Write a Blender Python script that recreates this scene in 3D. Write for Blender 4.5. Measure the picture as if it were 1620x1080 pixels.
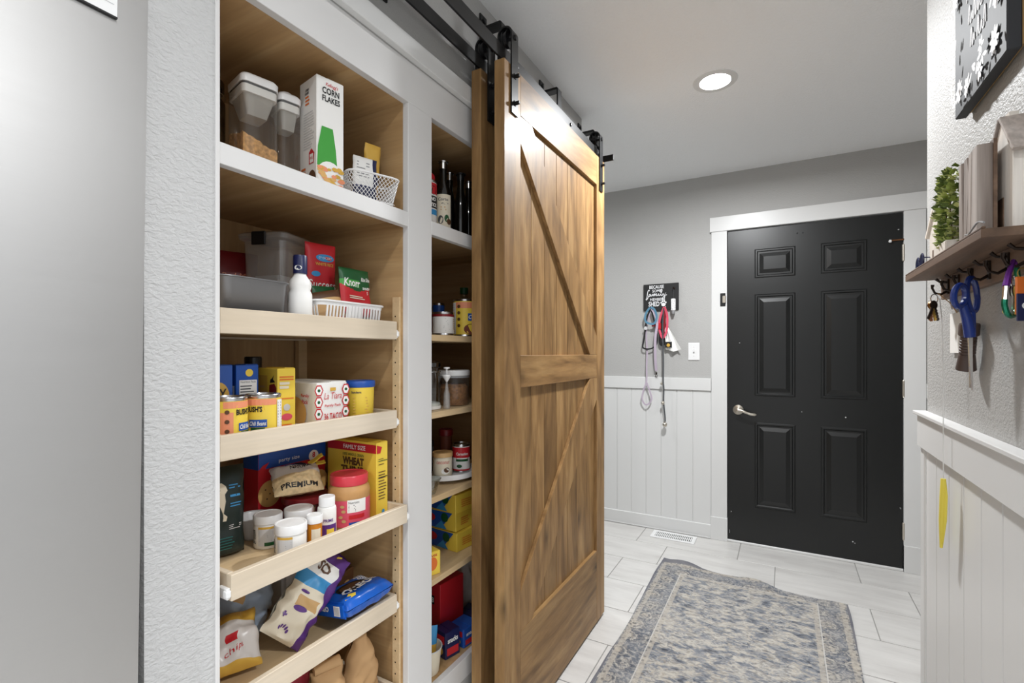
import bpy, bmesh, math, random
from mathutils import Vector, Matrix, noise
R = math.radians
PI = math.pi
scn = bpy.context.scene
COL = scn.collection
for o in list(bpy.data.objects):
    bpy.data.objects.remove(o)

# ------------------------------------------------------------------ camera
EYE = 1.245
cd = bpy.data.cameras.new('camera')
cam = bpy.data.objects.new('camera', cd)
COL.objects.link(cam)
cd.sensor_width = 36.0
cd.lens = 36.0 * 768 / 1620
cd.shift_y = 18 / 1620
cd.clip_start = 0.02
cam.location = (0, 0, EYE)
cam.rotation_euler = (R(90), 0, R(29.2))
scn.camera = cam
# ------------------------------------------------------------------ world, exposure
w = bpy.data.worlds.new('world')
scn.world = w
w.use_nodes = True
w.node_tree.nodes['Background'].inputs[0].default_value = (0.95, 0.975, 1.0, 1)
w.node_tree.nodes['Background'].inputs[1].default_value = 0.72
vs = scn.view_settings
vs.view_transform = 'Standard'
vs.look = 'None'
vs.gamma = 1
vs.use_curve_mapping = False
vs.exposure = 0.38
LAMP_HALL, LAMP_PANTRY, LAMP_OTHER = 31.0, 3.6, 24.0
LAMP_COL = (0.965, 0.985, 1.0)


# ------------------------------------------------------------------ helpers
def s2l(c):
    return tuple(((v / 255) / 12.92 if v / 255 <= 0.04045 else ((v / 255 + 0.055) / 1.055) ** 2.4) for v in c)


class MB:
    """collects shapes; build() links them as one mesh object"""
    def __init__(s):
        s.v = []
        s.f = []
        s.mi = []

    def add(s, vs, fs, mi=0):
        b = len(s.v)
        s.v += [tuple(p) for p in vs]
        s.f += [tuple(b + i for i in f) for f in fs]
        s.mi += [mi] * len(fs)
        return s

    def box(s, x0, x1, y0, y1, z0, z1, m=None, mi=0):
        x0, x1 = min(x0, x1), max(x0, x1)
        y0, y1 = min(y0, y1), max(y0, y1)
        z0, z1 = min(z0, z1), max(z0, z1)
        p = [(x0, y0, z0), (x1, y0, z0), (x1, y1, z0), (x0, y1, z0), (x0, y0, z1), (x1, y0, z1), (x1, y1, z1), (x0, y1, z1)]
        if m is not None:
            p = [m @ Vector(q) for q in p]
        return s.add(p, [(0, 3, 2, 1), (4, 5, 6, 7), (0, 1, 5, 4), (1, 2, 6, 5), (2, 3, 7, 6), (3, 0, 4, 7)], mi)

    def prism(s, pts, fn, t, mi=0):
        """pts: 2D ccw outline, fn(x,y,h)->Vector, thickness t"""
        n = len(pts)
        vs = [fn(x, y, 0) for x, y in pts] + [fn(x, y, t) for x, y in pts]
        fs = [tuple(range(n - 1, -1, -1)), tuple(range(n, 2 * n))]
        fs += [(i, (i + 1) % n, n + (i + 1) % n, n + i) for i in range(n)]
        return s.add(vs, fs, mi)

    def lathe(s, prof, c=(0, 0, 0), seg=24, axis='z', cap=True, mi=0, m=None):
        vs, fs = [], []
        for r, z in prof:
            for k in range(seg):
                a = 2 * PI * k / seg
                q = (r * math.cos(a), r * math.sin(a), z)
                if axis == 'x':
                    q = (q[2], q[0], q[1])
                elif axis == 'y':
                    q = (q[1], q[2], q[0])
                q = Vector((q[0] + c[0], q[1] + c[1], q[2] + c[2]))
                vs.append(m @ q if m is not None else q)
        for i in range(len(prof) - 1):
            for k in range(seg):
                a, b = i * seg + k, i * seg + (k + 1) % seg
                fs.append((a, b, b + seg, a + seg))
        if cap:
            if prof[0][0] > 1e-6:
                fs.append(tuple(range(seg - 1, -1, -1)))
            if prof[-1][0] > 1e-6:
                o = (len(prof) - 1) * seg
                fs.append(tuple(range(o, o + seg)))
        return s.add(vs, fs, mi)

    def tube(s, path, r, seg=8, closed=False, flat=None, mi=0, nrm=None):
        """round tube (or flat strip: flat=(half width, half thickness), nrm = thickness direction)"""
        P = [Vector(p) for p in path]
        n = len(P)
        rings = []
        up = Vector((0, 0, 1))
        last = None
        for i in range(n):
            if closed:
                t = P[(i + 1) % n] - P[i - 1]
            else:
                t = P[min(i + 1, n - 1)] - P[max(i - 1, 0)]
            t.normalize()
            if nrm is not None:
                b = Vector(nrm) - t * t.dot(Vector(nrm))
                if b.length < 1e-4:
                    b = last or t.orthogonal()
            else:
                b = (last - t * t.dot(last)) if last is not None else t.orthogonal()
                if b.length < 1e-4:
                    b = t.orthogonal()
            b.normalize()
            last = b
            a = t.cross(b)
            rr = r[i] if isinstance(r, (list, tuple)) else r
            ring = []
            if flat:
                hw, ht = flat
                for sx, sy in ((-1, -1), (1, -1), (1, 1), (-1, 1)):
                    ring.append(P[i] + a * sx * hw + b * sy * ht)
            else:
                for k in range(seg):
                    an = 2 * PI * k / seg
                    ring.append(P[i] + (a * math.cos(an) + b * math.sin(an)) * rr)
            rings.append(ring)
        sg = len(rings[0])
        vs = [q for ring in rings for q in ring]
        fs = []
        for i in range(n if closed else n - 1):
            j = (i + 1) % n
            for k in range(sg):
                fs.append((i * sg + k, i * sg + (k + 1) % sg, j * sg + (k + 1) % sg, j * sg + k))
        if not closed:
            fs.append(tuple(range(sg - 1, -1, -1)))
            fs.append(tuple(range((n - 1) * sg, n * sg)))
        return s.add(vs, fs, mi)

    def build(s, name, mat, parent=None, bevel=0, smooth=False, angle=40, seg=1, loc=None, rot=None, label=None):
        me = bpy.data.meshes.new(name)
        me.from_pydata(s.v, [], s.f)
        mats = mat if isinstance(mat, (list, tuple)) else [mat]
        for m in mats:
            me.materials.append(M[m] if isinstance(m, str) else m)
        if len(mats) > 1:
            me.polygons.foreach_set('material_index', s.mi)
        bm = bmesh.new()
        bm.from_mesh(me)
        bmesh.ops.recalc_face_normals(bm, faces=bm.faces[:])
        if bevel:
            es = [e for e in bm.edges if len(e.link_faces) == 2 and e.calc_face_angle(0) > 0.5]
            bmesh.ops.bevel(bm, geom=es, offset=bevel, segments=seg, affect='EDGES', clamp_overlap=True)
        bm.to_mesh(me)
        bm.free()
        if smooth:
            me.polygons.foreach_set('use_smooth', [True] * len(me.polygons))
            me.set_sharp_from_angle(angle=R(angle))
        me.update()
        o = bpy.data.objects.new(name, me)
        COL.objects.link(o)
        if parent is not None:
            o.parent = parent
        if loc is not None:
            o.location = loc
        if rot is not None:
            o.rotation_euler = rot
        if label:
            o['label'] = label
        return o


def thing(name, label, cat, loc=(0, 0, 0), rz=0, group=None, rot=None):
    o = bpy.data.objects.new(name, None)
    COL.objects.link(o)
    o.empty_display_size = 0.05
    o.location = loc
    o.rotation_euler = rot if rot else (0, 0, R(rz))
    o['label'] = label
    o['category'] = cat
    if group:
        o['group'] = group
    return o


def tag(o, label, cat, group=None):
    o['label'] = label
    o['category'] = cat
    if group:
        o['group'] = group
    return o


def struct(o):
    o['kind'] = 'structure'
    return o


# ------------------------------------------------------------------ materials
M = {}


def nodes(name):
    m = bpy.data.materials.new(name)
    m.use_nodes = True
    M[name] = m
    nt = m.node_tree
    return m, nt, nt.nodes['Principled BSDF']


def N(nt, t, **kw):
    n = nt.nodes.new(t)
    for k, v in kw.items():
        setattr(n, k, v)
    return n


def mathn(nt, op, a, b=None, c=None):
    n = N(nt, 'ShaderNodeMath', operation=op)
    for i, q in enumerate((a, b, c)):
        if q is None:
            continue
        if isinstance(q, (int, float)):
            n.inputs[i].default_value = q
        else:
            nt.links.new(q, n.inputs[i])
    return n.outputs[0]


def mixc(nt, fac, a, b, mode='MIX'):
    n = N(nt, 'ShaderNodeMix', data_type='RGBA', blend_type=mode)
    for i, q in ((0, fac), (6, a), (7, b)):
        if isinstance(q, (int, float)):
            n.inputs[i].default_value = q
        elif isinstance(q, tuple):
            n.inputs[i].default_value = (*q, 1)
        else:
            nt.links.new(q, n.inputs[i])
    return n.outputs[2]


def ramp(nt, fac, stops):
    n = N(nt, 'ShaderNodeValToRGB')
    cr = n.color_ramp
    while len(cr.elements) < len(stops):
        cr.elements.new(0.5)
    for e, (p, c) in zip(cr.elements, stops):
        e.position = p
        e.color = (*c, 1) if isinstance(c, tuple) else (c, c, c, 1)
    nt.links.new(fac, n.inputs[0])
    return n.outputs[0]


def pm(name, c, rough=0.5, metal=0.0, bump=None, var=0.0, vscale=8.0, coat=0.0, emit=None, spec=None):
    m, nt, b = nodes(name)
    col = s2l(c)
    b.inputs['Base Color'].default_value = (*col, 1)
    b.inputs['Roughness'].default_value = rough
    b.inputs['Metallic'].default_value = metal
    if coat:
        b.inputs['Coat Weight'].default_value = coat
        b.inputs['Coat Roughness'].default_value = 0.08
    if spec is not None:
        b.inputs['Specular IOR Level'].default_value = spec
    tc = N(nt, 'ShaderNodeTexCoord')
    if var:
        n = N(nt, 'ShaderNodeTexNoise')
        n.inputs['Scale'].default_value = vscale
        n.inputs['Detail'].default_value = 4
        nt.links.new(tc.outputs['Object'], n.inputs['Vector'])
        lo = tuple(v * (1 - var) for v in col)
        hi = tuple(min(1, v * (1 + var)) for v in col)
        nt.links.new(ramp(nt, n.outputs[0], [(0.3, lo), (0.7, hi)]), b.inputs['Base Color'])
    if bump:
        sc, st, dist = bump
        n = N(nt, 'ShaderNodeTexNoise')
        n.inputs['Scale'].default_value = sc
        n.inputs['Detail'].default_value = 3
        nt.links.new(tc.outputs['Object'], n.inputs['Vector'])
        bp = N(nt, 'ShaderNodeBump')
        bp.inputs['Strength'].default_value = st
        bp.inputs['Distance'].default_value = dist
        nt.links.new(n.outputs[0], bp.inputs['Height'])
        nt.links.new(bp.outputs[0], b.inputs['Normal'])
    if emit:
        b.inputs['Emission Color'].default_value = (*emit[0], 1)
        b.inputs['Emission Strength'].default_value = emit[1]
    return m


def knockdown(name, c, scale, strength, rough=0.55):
    """rolled drywall texture: soft blobs of relief"""
    m, nt, b = nodes(name)
    b.inputs['Base Color'].default_value = (*s2l(c), 1)
    b.inputs['Roughness'].default_value = rough
    tc = N(nt, 'ShaderNodeTexCoord')
    n = N(nt, 'ShaderNodeTexNoise')
    n.inputs['Scale'].default_value = scale
    n.inputs['Detail'].default_value = 2.5
    n.inputs['Distortion'].default_value = 0.6
    mpk = N(nt, 'ShaderNodeMapping')
    mpk.inputs['Scale'].default_value = (1, 1, 1.7)
    nt.links.new(tc.outputs['Object'], mpk.inputs['Vector'])
    nt.links.new(mpk.outputs[0], n.inputs['Vector'])
    h = ramp(nt, n.outputs[0], [(0.3, 0.0), (0.7, 1.0)])
    bp = N(nt, 'ShaderNodeBump')
    bp.inputs['Strength'].default_value = strength
    bp.inputs['Distance'].default_value = 0.0025
    nt.links.new(h, bp.inputs['Height'])
    nt.links.new(bp.outputs[0], b.inputs['Normal'])
    return m


def wood(name, dark, mid, light, axis, grain=26.0, stretch=0.06, rough=0.45, knots=0.0, coat=0.0, fine=0.35, rnd=0.18):
    m, nt, b = nodes(name)
    tc = N(nt, 'ShaderNodeTexCoord')
    oi = N(nt, 'ShaderNodeObjectInfo')
    mp = N(nt, 'ShaderNodeMapping')
    sc = [1.0, 1.0, 1.0]
    sc['xyz'.index(axis)] = stretch
    mp.inputs['Scale'].default_value = sc
    off = N(nt, 'ShaderNodeCombineXYZ')
    r7 = mathn(nt, 'MULTIPLY', oi.outputs['Random'], 7.3)
    for i in range(3):
        nt.links.new(r7, off.inputs[i])
    nt.links.new(tc.outputs['Object'], mp.inputs['Vector'])
    nt.links.new(off.outputs[0], mp.inputs['Location'])
    n1 = N(nt, 'ShaderNodeTexNoise')
    n1.inputs['Scale'].default_value = grain * 0.45
    n1.inputs['Detail'].default_value = 5
    n1.inputs['Distortion'].default_value = 2.2 if knots else 1.2
    nt.links.new(mp.outputs[0], n1.inputs['Vector'])
    n2 = N(nt, 'ShaderNodeTexNoise')
    n2.inputs['Scale'].default_value = grain * 5
    n2.inputs['Detail'].default_value = 3
    nt.links.new(mp.outputs[0], n2.inputs['Vector'])
    base = ramp(nt, n1.outputs[0], [(0.28, s2l(dark)), (0.5, s2l(mid)), (0.72, s2l(light))])
    f2 = ramp(nt, n2.outputs[0], [(0.35, 0.72), (0.65, 1.12)])
    colr = mixc(nt, fine, base, f2, 'MULTIPLY')
    # blotchy stain
    n3 = N(nt, 'ShaderNodeTexNoise')
    n3.inputs['Scale'].default_value = 8.0
    n3.inputs['Detail'].default_value = 3
    mp3 = N(nt, 'ShaderNodeMapping')
    s3 = [1.0, 1.0, 1.0]
    s3['xyz'.index(axis)] = 0.4
    mp3.inputs['Scale'].default_value = s3
    nt.links.new(tc.outputs['Object'], mp3.inputs['Vector'])
    nt.links.new(off.outputs[0], mp3.inputs['Location'])
    nt.links.new(mp3.outputs[0], n3.inputs['Vector'])
    f3 = ramp(nt, n3.outputs[0], [(0.3, 0.80), (0.7, 1.12)])
    colr = mixc(nt, 0.8 if knots else 0.12, colr, f3, 'MULTIPLY')
    vr = mathn(nt, 'MULTIPLY_ADD', oi.outputs['Random'], rnd, 1 - rnd / 2)
    cb = N(nt, 'ShaderNodeCombineXYZ')
    for i in range(3):
        nt.links.new(vr, cb.inputs[i])
    colr = mixc(nt, 1.0, colr, cb.outputs[0], 'MULTIPLY')
    if knots:
        vo = N(nt, 'ShaderNodeTexVoronoi')
        vo.inputs['Scale'].default_value = knots
        mpk = N(nt, 'ShaderNodeMapping')
        sk = [1.6, 1.6, 1.6]
        sk['xyz'.index(axis)] = 0.75
        mpk.inputs['Scale'].default_value = sk
        nt.links.new(tc.outputs['Object'], mpk.inputs['Vector'])
        nt.links.new(off.outputs[0], mpk.inputs['Location'])
        nt.links.new(mpk.outputs[0], vo.inputs['Vector'])
        kd = mathn(nt, 'ADD', vo.outputs['Distance'], mathn(nt, 'MULTIPLY', n2.outputs[0], 0.06))
        kf = ramp(nt, kd, [(0.06, 0.22), (0.10, 0.55), (0.22, 1.0)])
        colr = mixc(nt, 0.9, colr, kf, 'MULTIPLY')
    nt.links.new(colr, b.inputs['Base Color'])
    b.inputs['Roughness'].default_value = rough
    if coat:
        b.inputs['Coat Weight'].default_value = coat
        b.inputs['Coat Roughness'].default_value = 0.2
        b.inputs['Specular IOR Level'].default_value = 0.25
    bp = N(nt, 'ShaderNodeBump')
    bp.inputs['Strength'].default_value = 0.12
    bp.inputs['Distance'].default_value = 0.001
    nt.links.new(n2.outputs[0], bp.inputs['Height'])
    nt.links.new(bp.outputs[0], b.inputs['Normal'])
    return m


def clear(name, tint=(255, 255, 255), gloss=0.12, rough=0.06, haze=0.0):
    m = bpy.data.materials.new(name)
    m.use_nodes = True
    M[name] = m
    nt = m.node_tree
    nt.nodes.clear()
    out = N(nt, 'ShaderNodeOutputMaterial')
    tr = N(nt, 'ShaderNodeBsdfTransparent')
    tr.inputs[0].default_value = (*s2l(tint), 1)
    gl = N(nt, 'ShaderNodeBsdfGlossy')
    gl.inputs['Roughness'].default_value = rough
    lw = N(nt, 'ShaderNodeLayerWeight')
    lw.inputs[0].default_value = 0.25
    f = mathn(nt, 'MULTIPLY_ADD', lw.outputs['Facing'], 0.45, gloss)
    mx = N(nt, 'ShaderNodeMixShader')
    nt.links.new(f, mx.inputs[0])
    nt.links.new(tr.outputs[0], mx.inputs[1])
    nt.links.new(gl.outputs[0], mx.inputs[2])
    last = mx
    if haze:
        df = N(nt, 'ShaderNodeBsdfDiffuse')
        df.inputs[0].default_value = (0.75, 0.74, 0.72, 1)
        m2 = N(nt, 'ShaderNodeMixShader')
        m2.inputs[0].default_value = haze
        nt.links.new(mx.outputs[0], m2.inputs[1])
        nt.links.new(df.outputs[0], m2.inputs[2])
        last = m2
    nt.links.new(last.outputs[0], out.inputs[0])
    return m


knockdown('wall_grey', (178, 177, 175), 110, 0.25)
knockdown('wall_strip', (196, 196, 196), 95, 0.55)
knockdown('wall_grey_rough', (172, 171, 169), 110, 0.45)
knockdown('ceiling_paint', (246, 247, 248), 110, 0.4, 0.8)
pm('trim_white', (220, 220, 219), 0.35)
pm('cabinet_white', (220, 219, 218), 0.4)
pm('grout', (152, 150, 147), 0.9)
pm('door_black', (17, 18, 18), 0.36, bump=(300, 0.05, 0.001))
pm('black_metal', (22, 22, 23), 0.42, 0.3)
pm('nickel', (205, 198, 186), 0.28, 1.0)
pm('steel_bright', (215, 215, 215), 0.2, 1.0)
pm('bronze', (48, 38, 32), 0.4, 0.7)
pm('white_plastic', (238, 238, 238), 0.3)
pm('white_paper', (240, 238, 234), 0.6)
pm('black_plastic', (20, 20, 22), 0.35)
pm('paint_black', (24, 24, 25), 0.6)
pm('dark_hole', (14, 12, 10), 0.9)
pm('lens_glow', (255, 255, 255), 0.4, emit=((1.0, 0.98, 0.95), 30.0))
BW = ((116, 86, 53), (152, 117, 75), (174, 139, 93))
wood('alder_upright', *BW, 'z', knots=4.0, coat=0.12, rough=0.5, grain=20, stretch=.15, fine=.4)
wood('alder_across', *BW, 'y', knots=4.0, coat=0.12, rough=0.5, grain=20, stretch=.15, fine=.4)
wood('maple_ply', (166, 132, 90), (184, 150, 106), (200, 168, 124), 'x', rough=0.45, fine=0.25, rnd=0.05)
wood('maple_back', (166, 132, 90), (184, 150, 106), (200, 168, 124), 'z', rough=0.45, fine=0.25, rnd=0.05)
wood('maple_light', (206, 190, 166), (215, 200, 178), (222, 208, 188), 'y', rough=0.5, fine=0.15, rnd=0.06)
wood('maple_shelf', (205, 175, 132), (216, 188, 146), (226, 200, 160), 'y', rough=0.5, fine=0.2, rnd=0.05)
wood('ledge_wood', (74, 56, 44), (108, 84, 66), (136, 110, 90), 'y', rough=0.6, fine=0.5)
wood('driftwood', (120, 108, 100), (168, 156, 148), (205, 196, 190), 'z', rough=0.8, fine=0.6)
wood('chalk_wood', (214, 205, 194), (236, 228, 218), (246, 240, 232), 'z', rough=0.8, fine=0.3)

# stainless steel with fine horizontal brushing
m, nt, b = nodes('stainless')
tc = N(nt, 'ShaderNodeTexCoord')
mp = N(nt, 'ShaderNodeMapping')
mp.inputs['Scale'].default_value = (1, 6, 700)
nt.links.new(tc.outputs['Object'], mp.inputs['Vector'])
n = N(nt, 'ShaderNodeTexNoise')
n.inputs['Scale'].default_value = 1.0
nt.links.new(mp.outputs[0], n.inputs['Vector'])
b.inputs['Base Color'].default_value = (*s2l((190, 189, 188)), 1)
b.inputs['Metallic'].default_value = 1.0
nt.links.new(mathn(nt, 'MULTIPLY_ADD', n.outputs[0], 0.12, 0.36), b.inputs['Roughness'])
bp = N(nt, 'ShaderNodeBump')
bp.inputs['Strength'].default_value = 0.04
bp.inputs['Distance'].default_value = 0.0005
nt.links.new(n.outputs[0], bp.inputs['Height'])
nt.links.new(bp.outputs[0], b.inputs['Normal'])

# floor tile: pale grey with faint streaks along its length
m, nt, b = nodes('floor_tile')
tc = N(nt, 'ShaderNodeTexCoord')
oi = N(nt, 'ShaderNodeObjectInfo')
mp = N(nt, 'ShaderNodeMapping')
mp.inputs['Scale'].default_value = (1.2, 6, 1)
off = N(nt, 'ShaderNodeCombineXYZ')
q = mathn(nt, 'MULTIPLY', oi.outputs['Random'], 9.1)
nt.links.new(q, off.inputs[0])
nt.links.new(q, off.inputs[1])
nt.links.new(tc.outputs['Object'], mp.inputs['Vector'])
nt.links.new(off.outputs[0], mp.inputs['Location'])
n = N(nt, 'ShaderNodeTexNoise')
n.inputs['Scale'].default_value = 2.2
n.inputs['Detail'].default_value = 5
n.inputs['Roughness'].default_value = 0.65
nt.links.new(mp.outputs[0], n.inputs['Vector'])
nt.links.new(ramp(nt, n.outputs[0], [(0.3, s2l((196, 193, 190))), (0.5, s2l((210, 208, 205))), (0.7, s2l((219, 217, 214)))]), b.inputs['Base Color'])
b.inputs['Roughness'].default_value = 0.38


# rug: faded oriental pattern, laid out in the rug's own coordinates
RUG = (-0.627, 0.272, 1.42, 2.955)
m, nt, b = nodes('rug_pile')
tc = N(nt, 'ShaderNodeTexCoord')
sp = N(nt, 'ShaderNodeSeparateXYZ')
nt.links.new(tc.outputs['Object'], sp.inputs[0])
hw, hl = (RUG[1] - RUG[0]) / 2, (RUG[3] - RUG[2]) / 2
ex = mathn(nt, 'SUBTRACT', hw, mathn(nt, 'ABSOLUTE', sp.outputs[0]))
ey = mathn(nt, 'SUBTRACT', hl, mathn(nt, 'ABSOLUTE', sp.outputs[1]))
ed = mathn(nt, 'MINIMUM', ex, ey)


def nz(scale, vec=None, detail=4, dist=0.0, rough=0.55):
    n = N(nt, 'ShaderNodeTexNoise')
    n.inputs['Scale'].default_value = scale
    n.inputs['Detail'].default_value = detail
    n.inputs['Distortion'].default_value = dist
    n.inputs['Roughness'].default_value = rough
    nt.links.new(vec or tc.outputs['Object'], n.inputs['Vector'])
    return n.outputs[0]


mpw = N(nt, 'ShaderNodeMapping')
mpw.inputs['Scale'].default_value = (0.62, 1.2, 1)
nt.links.new(tc.outputs['Object'], mpw.inputs['Vector'])
CREAM, BEIGE, BLUE, SLATE, NAVY = [s2l(c) for c in ((196, 192, 184), (172, 163, 150), (134, 139, 147), (100, 104, 113), (50, 53, 64))]
fld = ramp(nt, nz(25, mpw.outputs[0], 4, 0.45, 0.62), [(0.30, NAVY), (0.39, SLATE), (0.47, BLUE), (0.52, BEIGE), (0.58, CREAM), (0.68, BEIGE), (0.76, SLATE)])
fld2 = ramp(nt, nz(64, mpw.outputs[0], 3, 1.0), [(0.34, NAVY), (0.43, SLATE), (0.5, BLUE), (0.56, CREAM), (0.66, BEIGE)])
fld = mixc(nt, ramp(nt, nz(9), [(0.4, 0.25), (0.6, 0.55)]), fld, fld2)
# border: rosettes on slate ground
vo = N(nt, 'ShaderNodeTexVoronoi')
vo.inputs['Scale'].default_value = 9.5
vo.inputs['Randomness'].default_value = 0.35
nt.links.new(tc.outputs['Object'], vo.inputs['Vector'])
ros = ramp(nt, mathn(nt, 'ADD', vo.outputs['Distance'], mathn(nt, 'MULTIPLY', nz(70, None, 2), 0.22)), [(0.16, NAVY), (0.22, CREAM), (0.30, BEIGE), (0.36, SLATE), (0.44, CREAM), (0.5, SLATE), (0.7, BLUE)])
bd2 = ramp(nt, nz(45, None, 4, 2.0), [(0.36, NAVY), (0.46, SLATE), (0.56, BEIGE), (0.66, CREAM)])
brd = mixc(nt, 0.5, ros, bd2)
col = mixc(nt, mathn(nt, 'LESS_THAN', ed, 0.125), fld, brd)
# guard stripes with little knots
mpd = N(nt, 'ShaderNodeTexVoronoi')
mpd.inputs['Scale'].default_value = 42
nt.links.new(tc.outputs['Object'], mpd.inputs['Vector'])
dots = ramp(nt, mpd.outputs['Distance'], [(0.20, s2l((110, 106, 102))), (0.36, s2l((184, 176, 164)))])


def band(lo, hi):
    return mathn(nt, 'MULTIPLY', mathn(nt, 'GREATER_THAN', ed, lo), mathn(nt, 'LESS_THAN', ed, hi))


col = mixc(nt, mathn(nt, 'MULTIPLY', band(0.128, 0.148), .6), col, dots)
col = mixc(nt, mathn(nt, 'MULTIPLY', band(0.012, 0.034), .6), col, dots)
col = mixc(nt, mathn(nt, 'MULTIPLY', band(0.122, 0.127), .8), col, s2l((200, 197, 192)))
col = mixc(nt, mathn(nt, 'LESS_THAN', ed, 0.0045), col, s2l((104, 104, 112)))
wear = ramp(nt, nz(4.5, None, 6, 0.8, 0.7), [(0.42, 0.0), (0.7, 0.3)])
col = mixc(nt, wear, col, s2l((176, 173, 169)))
nt.links.new(col, b.inputs['Base Color'])
b.inputs['Roughness'].default_value = 0.95
b.inputs['Specular IOR Level'].default_value = 0.1
bp = N(nt, 'ShaderNodeBump')
bp.inputs['Strength'].default_value = 0.35
bp.inputs['Distance'].default_value = 0.002
nt.links.new(nz(420, None, 2), bp.inputs['Height'])
nt.links.new(bp.outputs[0], b.inputs['Normal'])

clear('clear_plastic', (248, 247, 244), 0.03, 0.02, 0.04)
clear('frosty_plastic', (245, 243, 240), 0.10, 0.12, 0.25)
clear('frosty_white', (235, 232, 226), 0.06, 0.3, 0.5)
clear('glass', (240, 244, 242), 0.10, 0.03)
clear('dark_glass', (95, 95, 98), 0.14, 0.03)
for nm, c, r in (('p_red', (196, 34, 44), .45), ('p_darkred', (128, 24, 30), .4), ('p_green', (64, 158, 60), .45), ('p_dkgreen', (24, 84, 44), .4),
                 ('p_yellow', (240, 208, 76), .45), ('p_gold', (214, 170, 72), .4), ('p_blue', (32, 82, 168), .4), ('p_navy', (28, 34, 78), .35),
                 ('p_sky', (62, 148, 206), .4), ('p_black', (22, 22, 24), .5), ('p_white', (242, 241, 238), .45), ('p_cream', (232, 222, 200), .5),
                 ('p_grey', (150, 150, 152), .5), ('p_ltgrey', (205, 205, 206), .5), ('p_orange', (226, 116, 46), .45), ('p_peach', (236, 150, 112), .45),
                 ('p_purple', (92, 50, 130), .4), ('p_brown', (92, 60, 36), .5), ('p_tan', (206, 166, 112), .55), ('p_pink', (222, 84, 108), .4),
                 ('p_lid_red', (214, 60, 74), .3), ('p_amber', (206, 128, 26), .15), ('p_forest', (26, 42, 40), .4), ('p_teal', (34, 110, 110), .35),
                 ('p_lilac', (186, 172, 188), .7), ('p_slate', (70, 72, 76), .6), ('p_kraft', (186, 148, 104), .8), ('p_cracker', (222, 176, 106), .6),
                 ('p_oreo', (24, 92, 190), .25), ('p_bluebag', (168, 186, 210), .3), ('p_steelblue', (84, 130, 156), .6), ('p_bean', (120, 60, 40), .6)):
    pm(nm, c, r)
pm('pan_grey', (138, 138, 140), 0.38, 0.6, bump=(200, 0.08, 0.001))
pm('tin', (198, 198, 200), 0.25, 1.0)
pm('cereal', (206, 160, 104), 0.85, var=0.35, vscale=120, bump=(160, 0.8, 0.003))
pm('kibble', (150, 104, 62), 0.85, var=0.35, vscale=110, bump=(140, 0.8, 0.003))
pm('peanut', (196, 148, 92), 0.5, var=0.12, vscale=25)
pm('nut_mix', (222, 196, 150), 0.55, var=0.18, vscale=90, bump=(90, 0.7, 0.004))
pm('oil_glass', (20, 18, 14), 0.06, coat=0.5)
pm('boxwood', (150, 164, 86), 0.55, var=0.45, vscale=60)
pm('stem_brown', (84, 66, 44), 0.8)
pm('blue_lens', (26, 40, 110), 0.05, 0.6)
pm('scissor_blue', (26, 50, 122), 0.25)
pm('carab_green', (30, 120, 92), 0.25, 0.7)
pm('carab_purple', (112, 50, 146), 0.25, 0.6)
pm('toy_yellow', (232, 214, 84), 0.6)
pm('string_white', (226, 226, 224), 0.8)
pm('comb_brown', (78, 62, 56), 0.5)
pm('brass', (190, 160, 84), 0.35, 1.0)
pm('copper', (150, 104, 74), 0.35, 1.0)
pm('canvas_black', (66, 67, 70), 0.6, spec=.2)
pm('white_ink', (236, 236, 238), 0.6)
pm('kraft_board', (186, 150, 98), 0.8)
pm('milky_bag', (216, 210, 206), 0.3)


# ------------------------------------------------------------------ print and lettering
TXT = {}


def tmesh(s, bold=0.0, shear=0.0):
    k = (s, bold, shear)
    if k not in TXT:
        c = bpy.data.curves.new('t', 'FONT')
        c.body = s
        c.size = 1
        c.offset = bold
        c.shear = shear
        c.resolution_u = 2
        o = bpy.data.objects.new('t', c)
        COL.objects.link(o)
        dg = bpy.context.evaluated_depsgraph_get()
        me = bpy.data.meshes.new_from_object(o.evaluated_get(dg))
        vs = [(v.co.x, v.co.y) for v in me.vertices]
        fs = [tuple(p.vertices) for p in me.polygons]
        bpy.data.objects.remove(o)
        bpy.data.curves.remove(c)
        bpy.data.meshes.remove(me)
        xs = [v[0] for v in vs]
        ys = [v[1] for v in vs]
        TXT[k] = (vs, fs, min(xs), max(xs), min(ys), max(ys))
    return TXT[k]


def flat(o, r, u):
    o, r, u = Vector(o), Vector(r), Vector(u)
    n = r.cross(u)
    return lambda x, y, h=0.0: o + r * x + u * y + n * h


def curl(c, rad, a0, z0=0.0):
    """cylinder surface: x runs along the girth from angle a0"""
    return lambda x, y, h=0.0: Vector((c[0] + (rad + h) * math.cos(a0 + x / rad), c[1] + (rad + h) * math.sin(a0 + x / rad), z0 + y))


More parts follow.
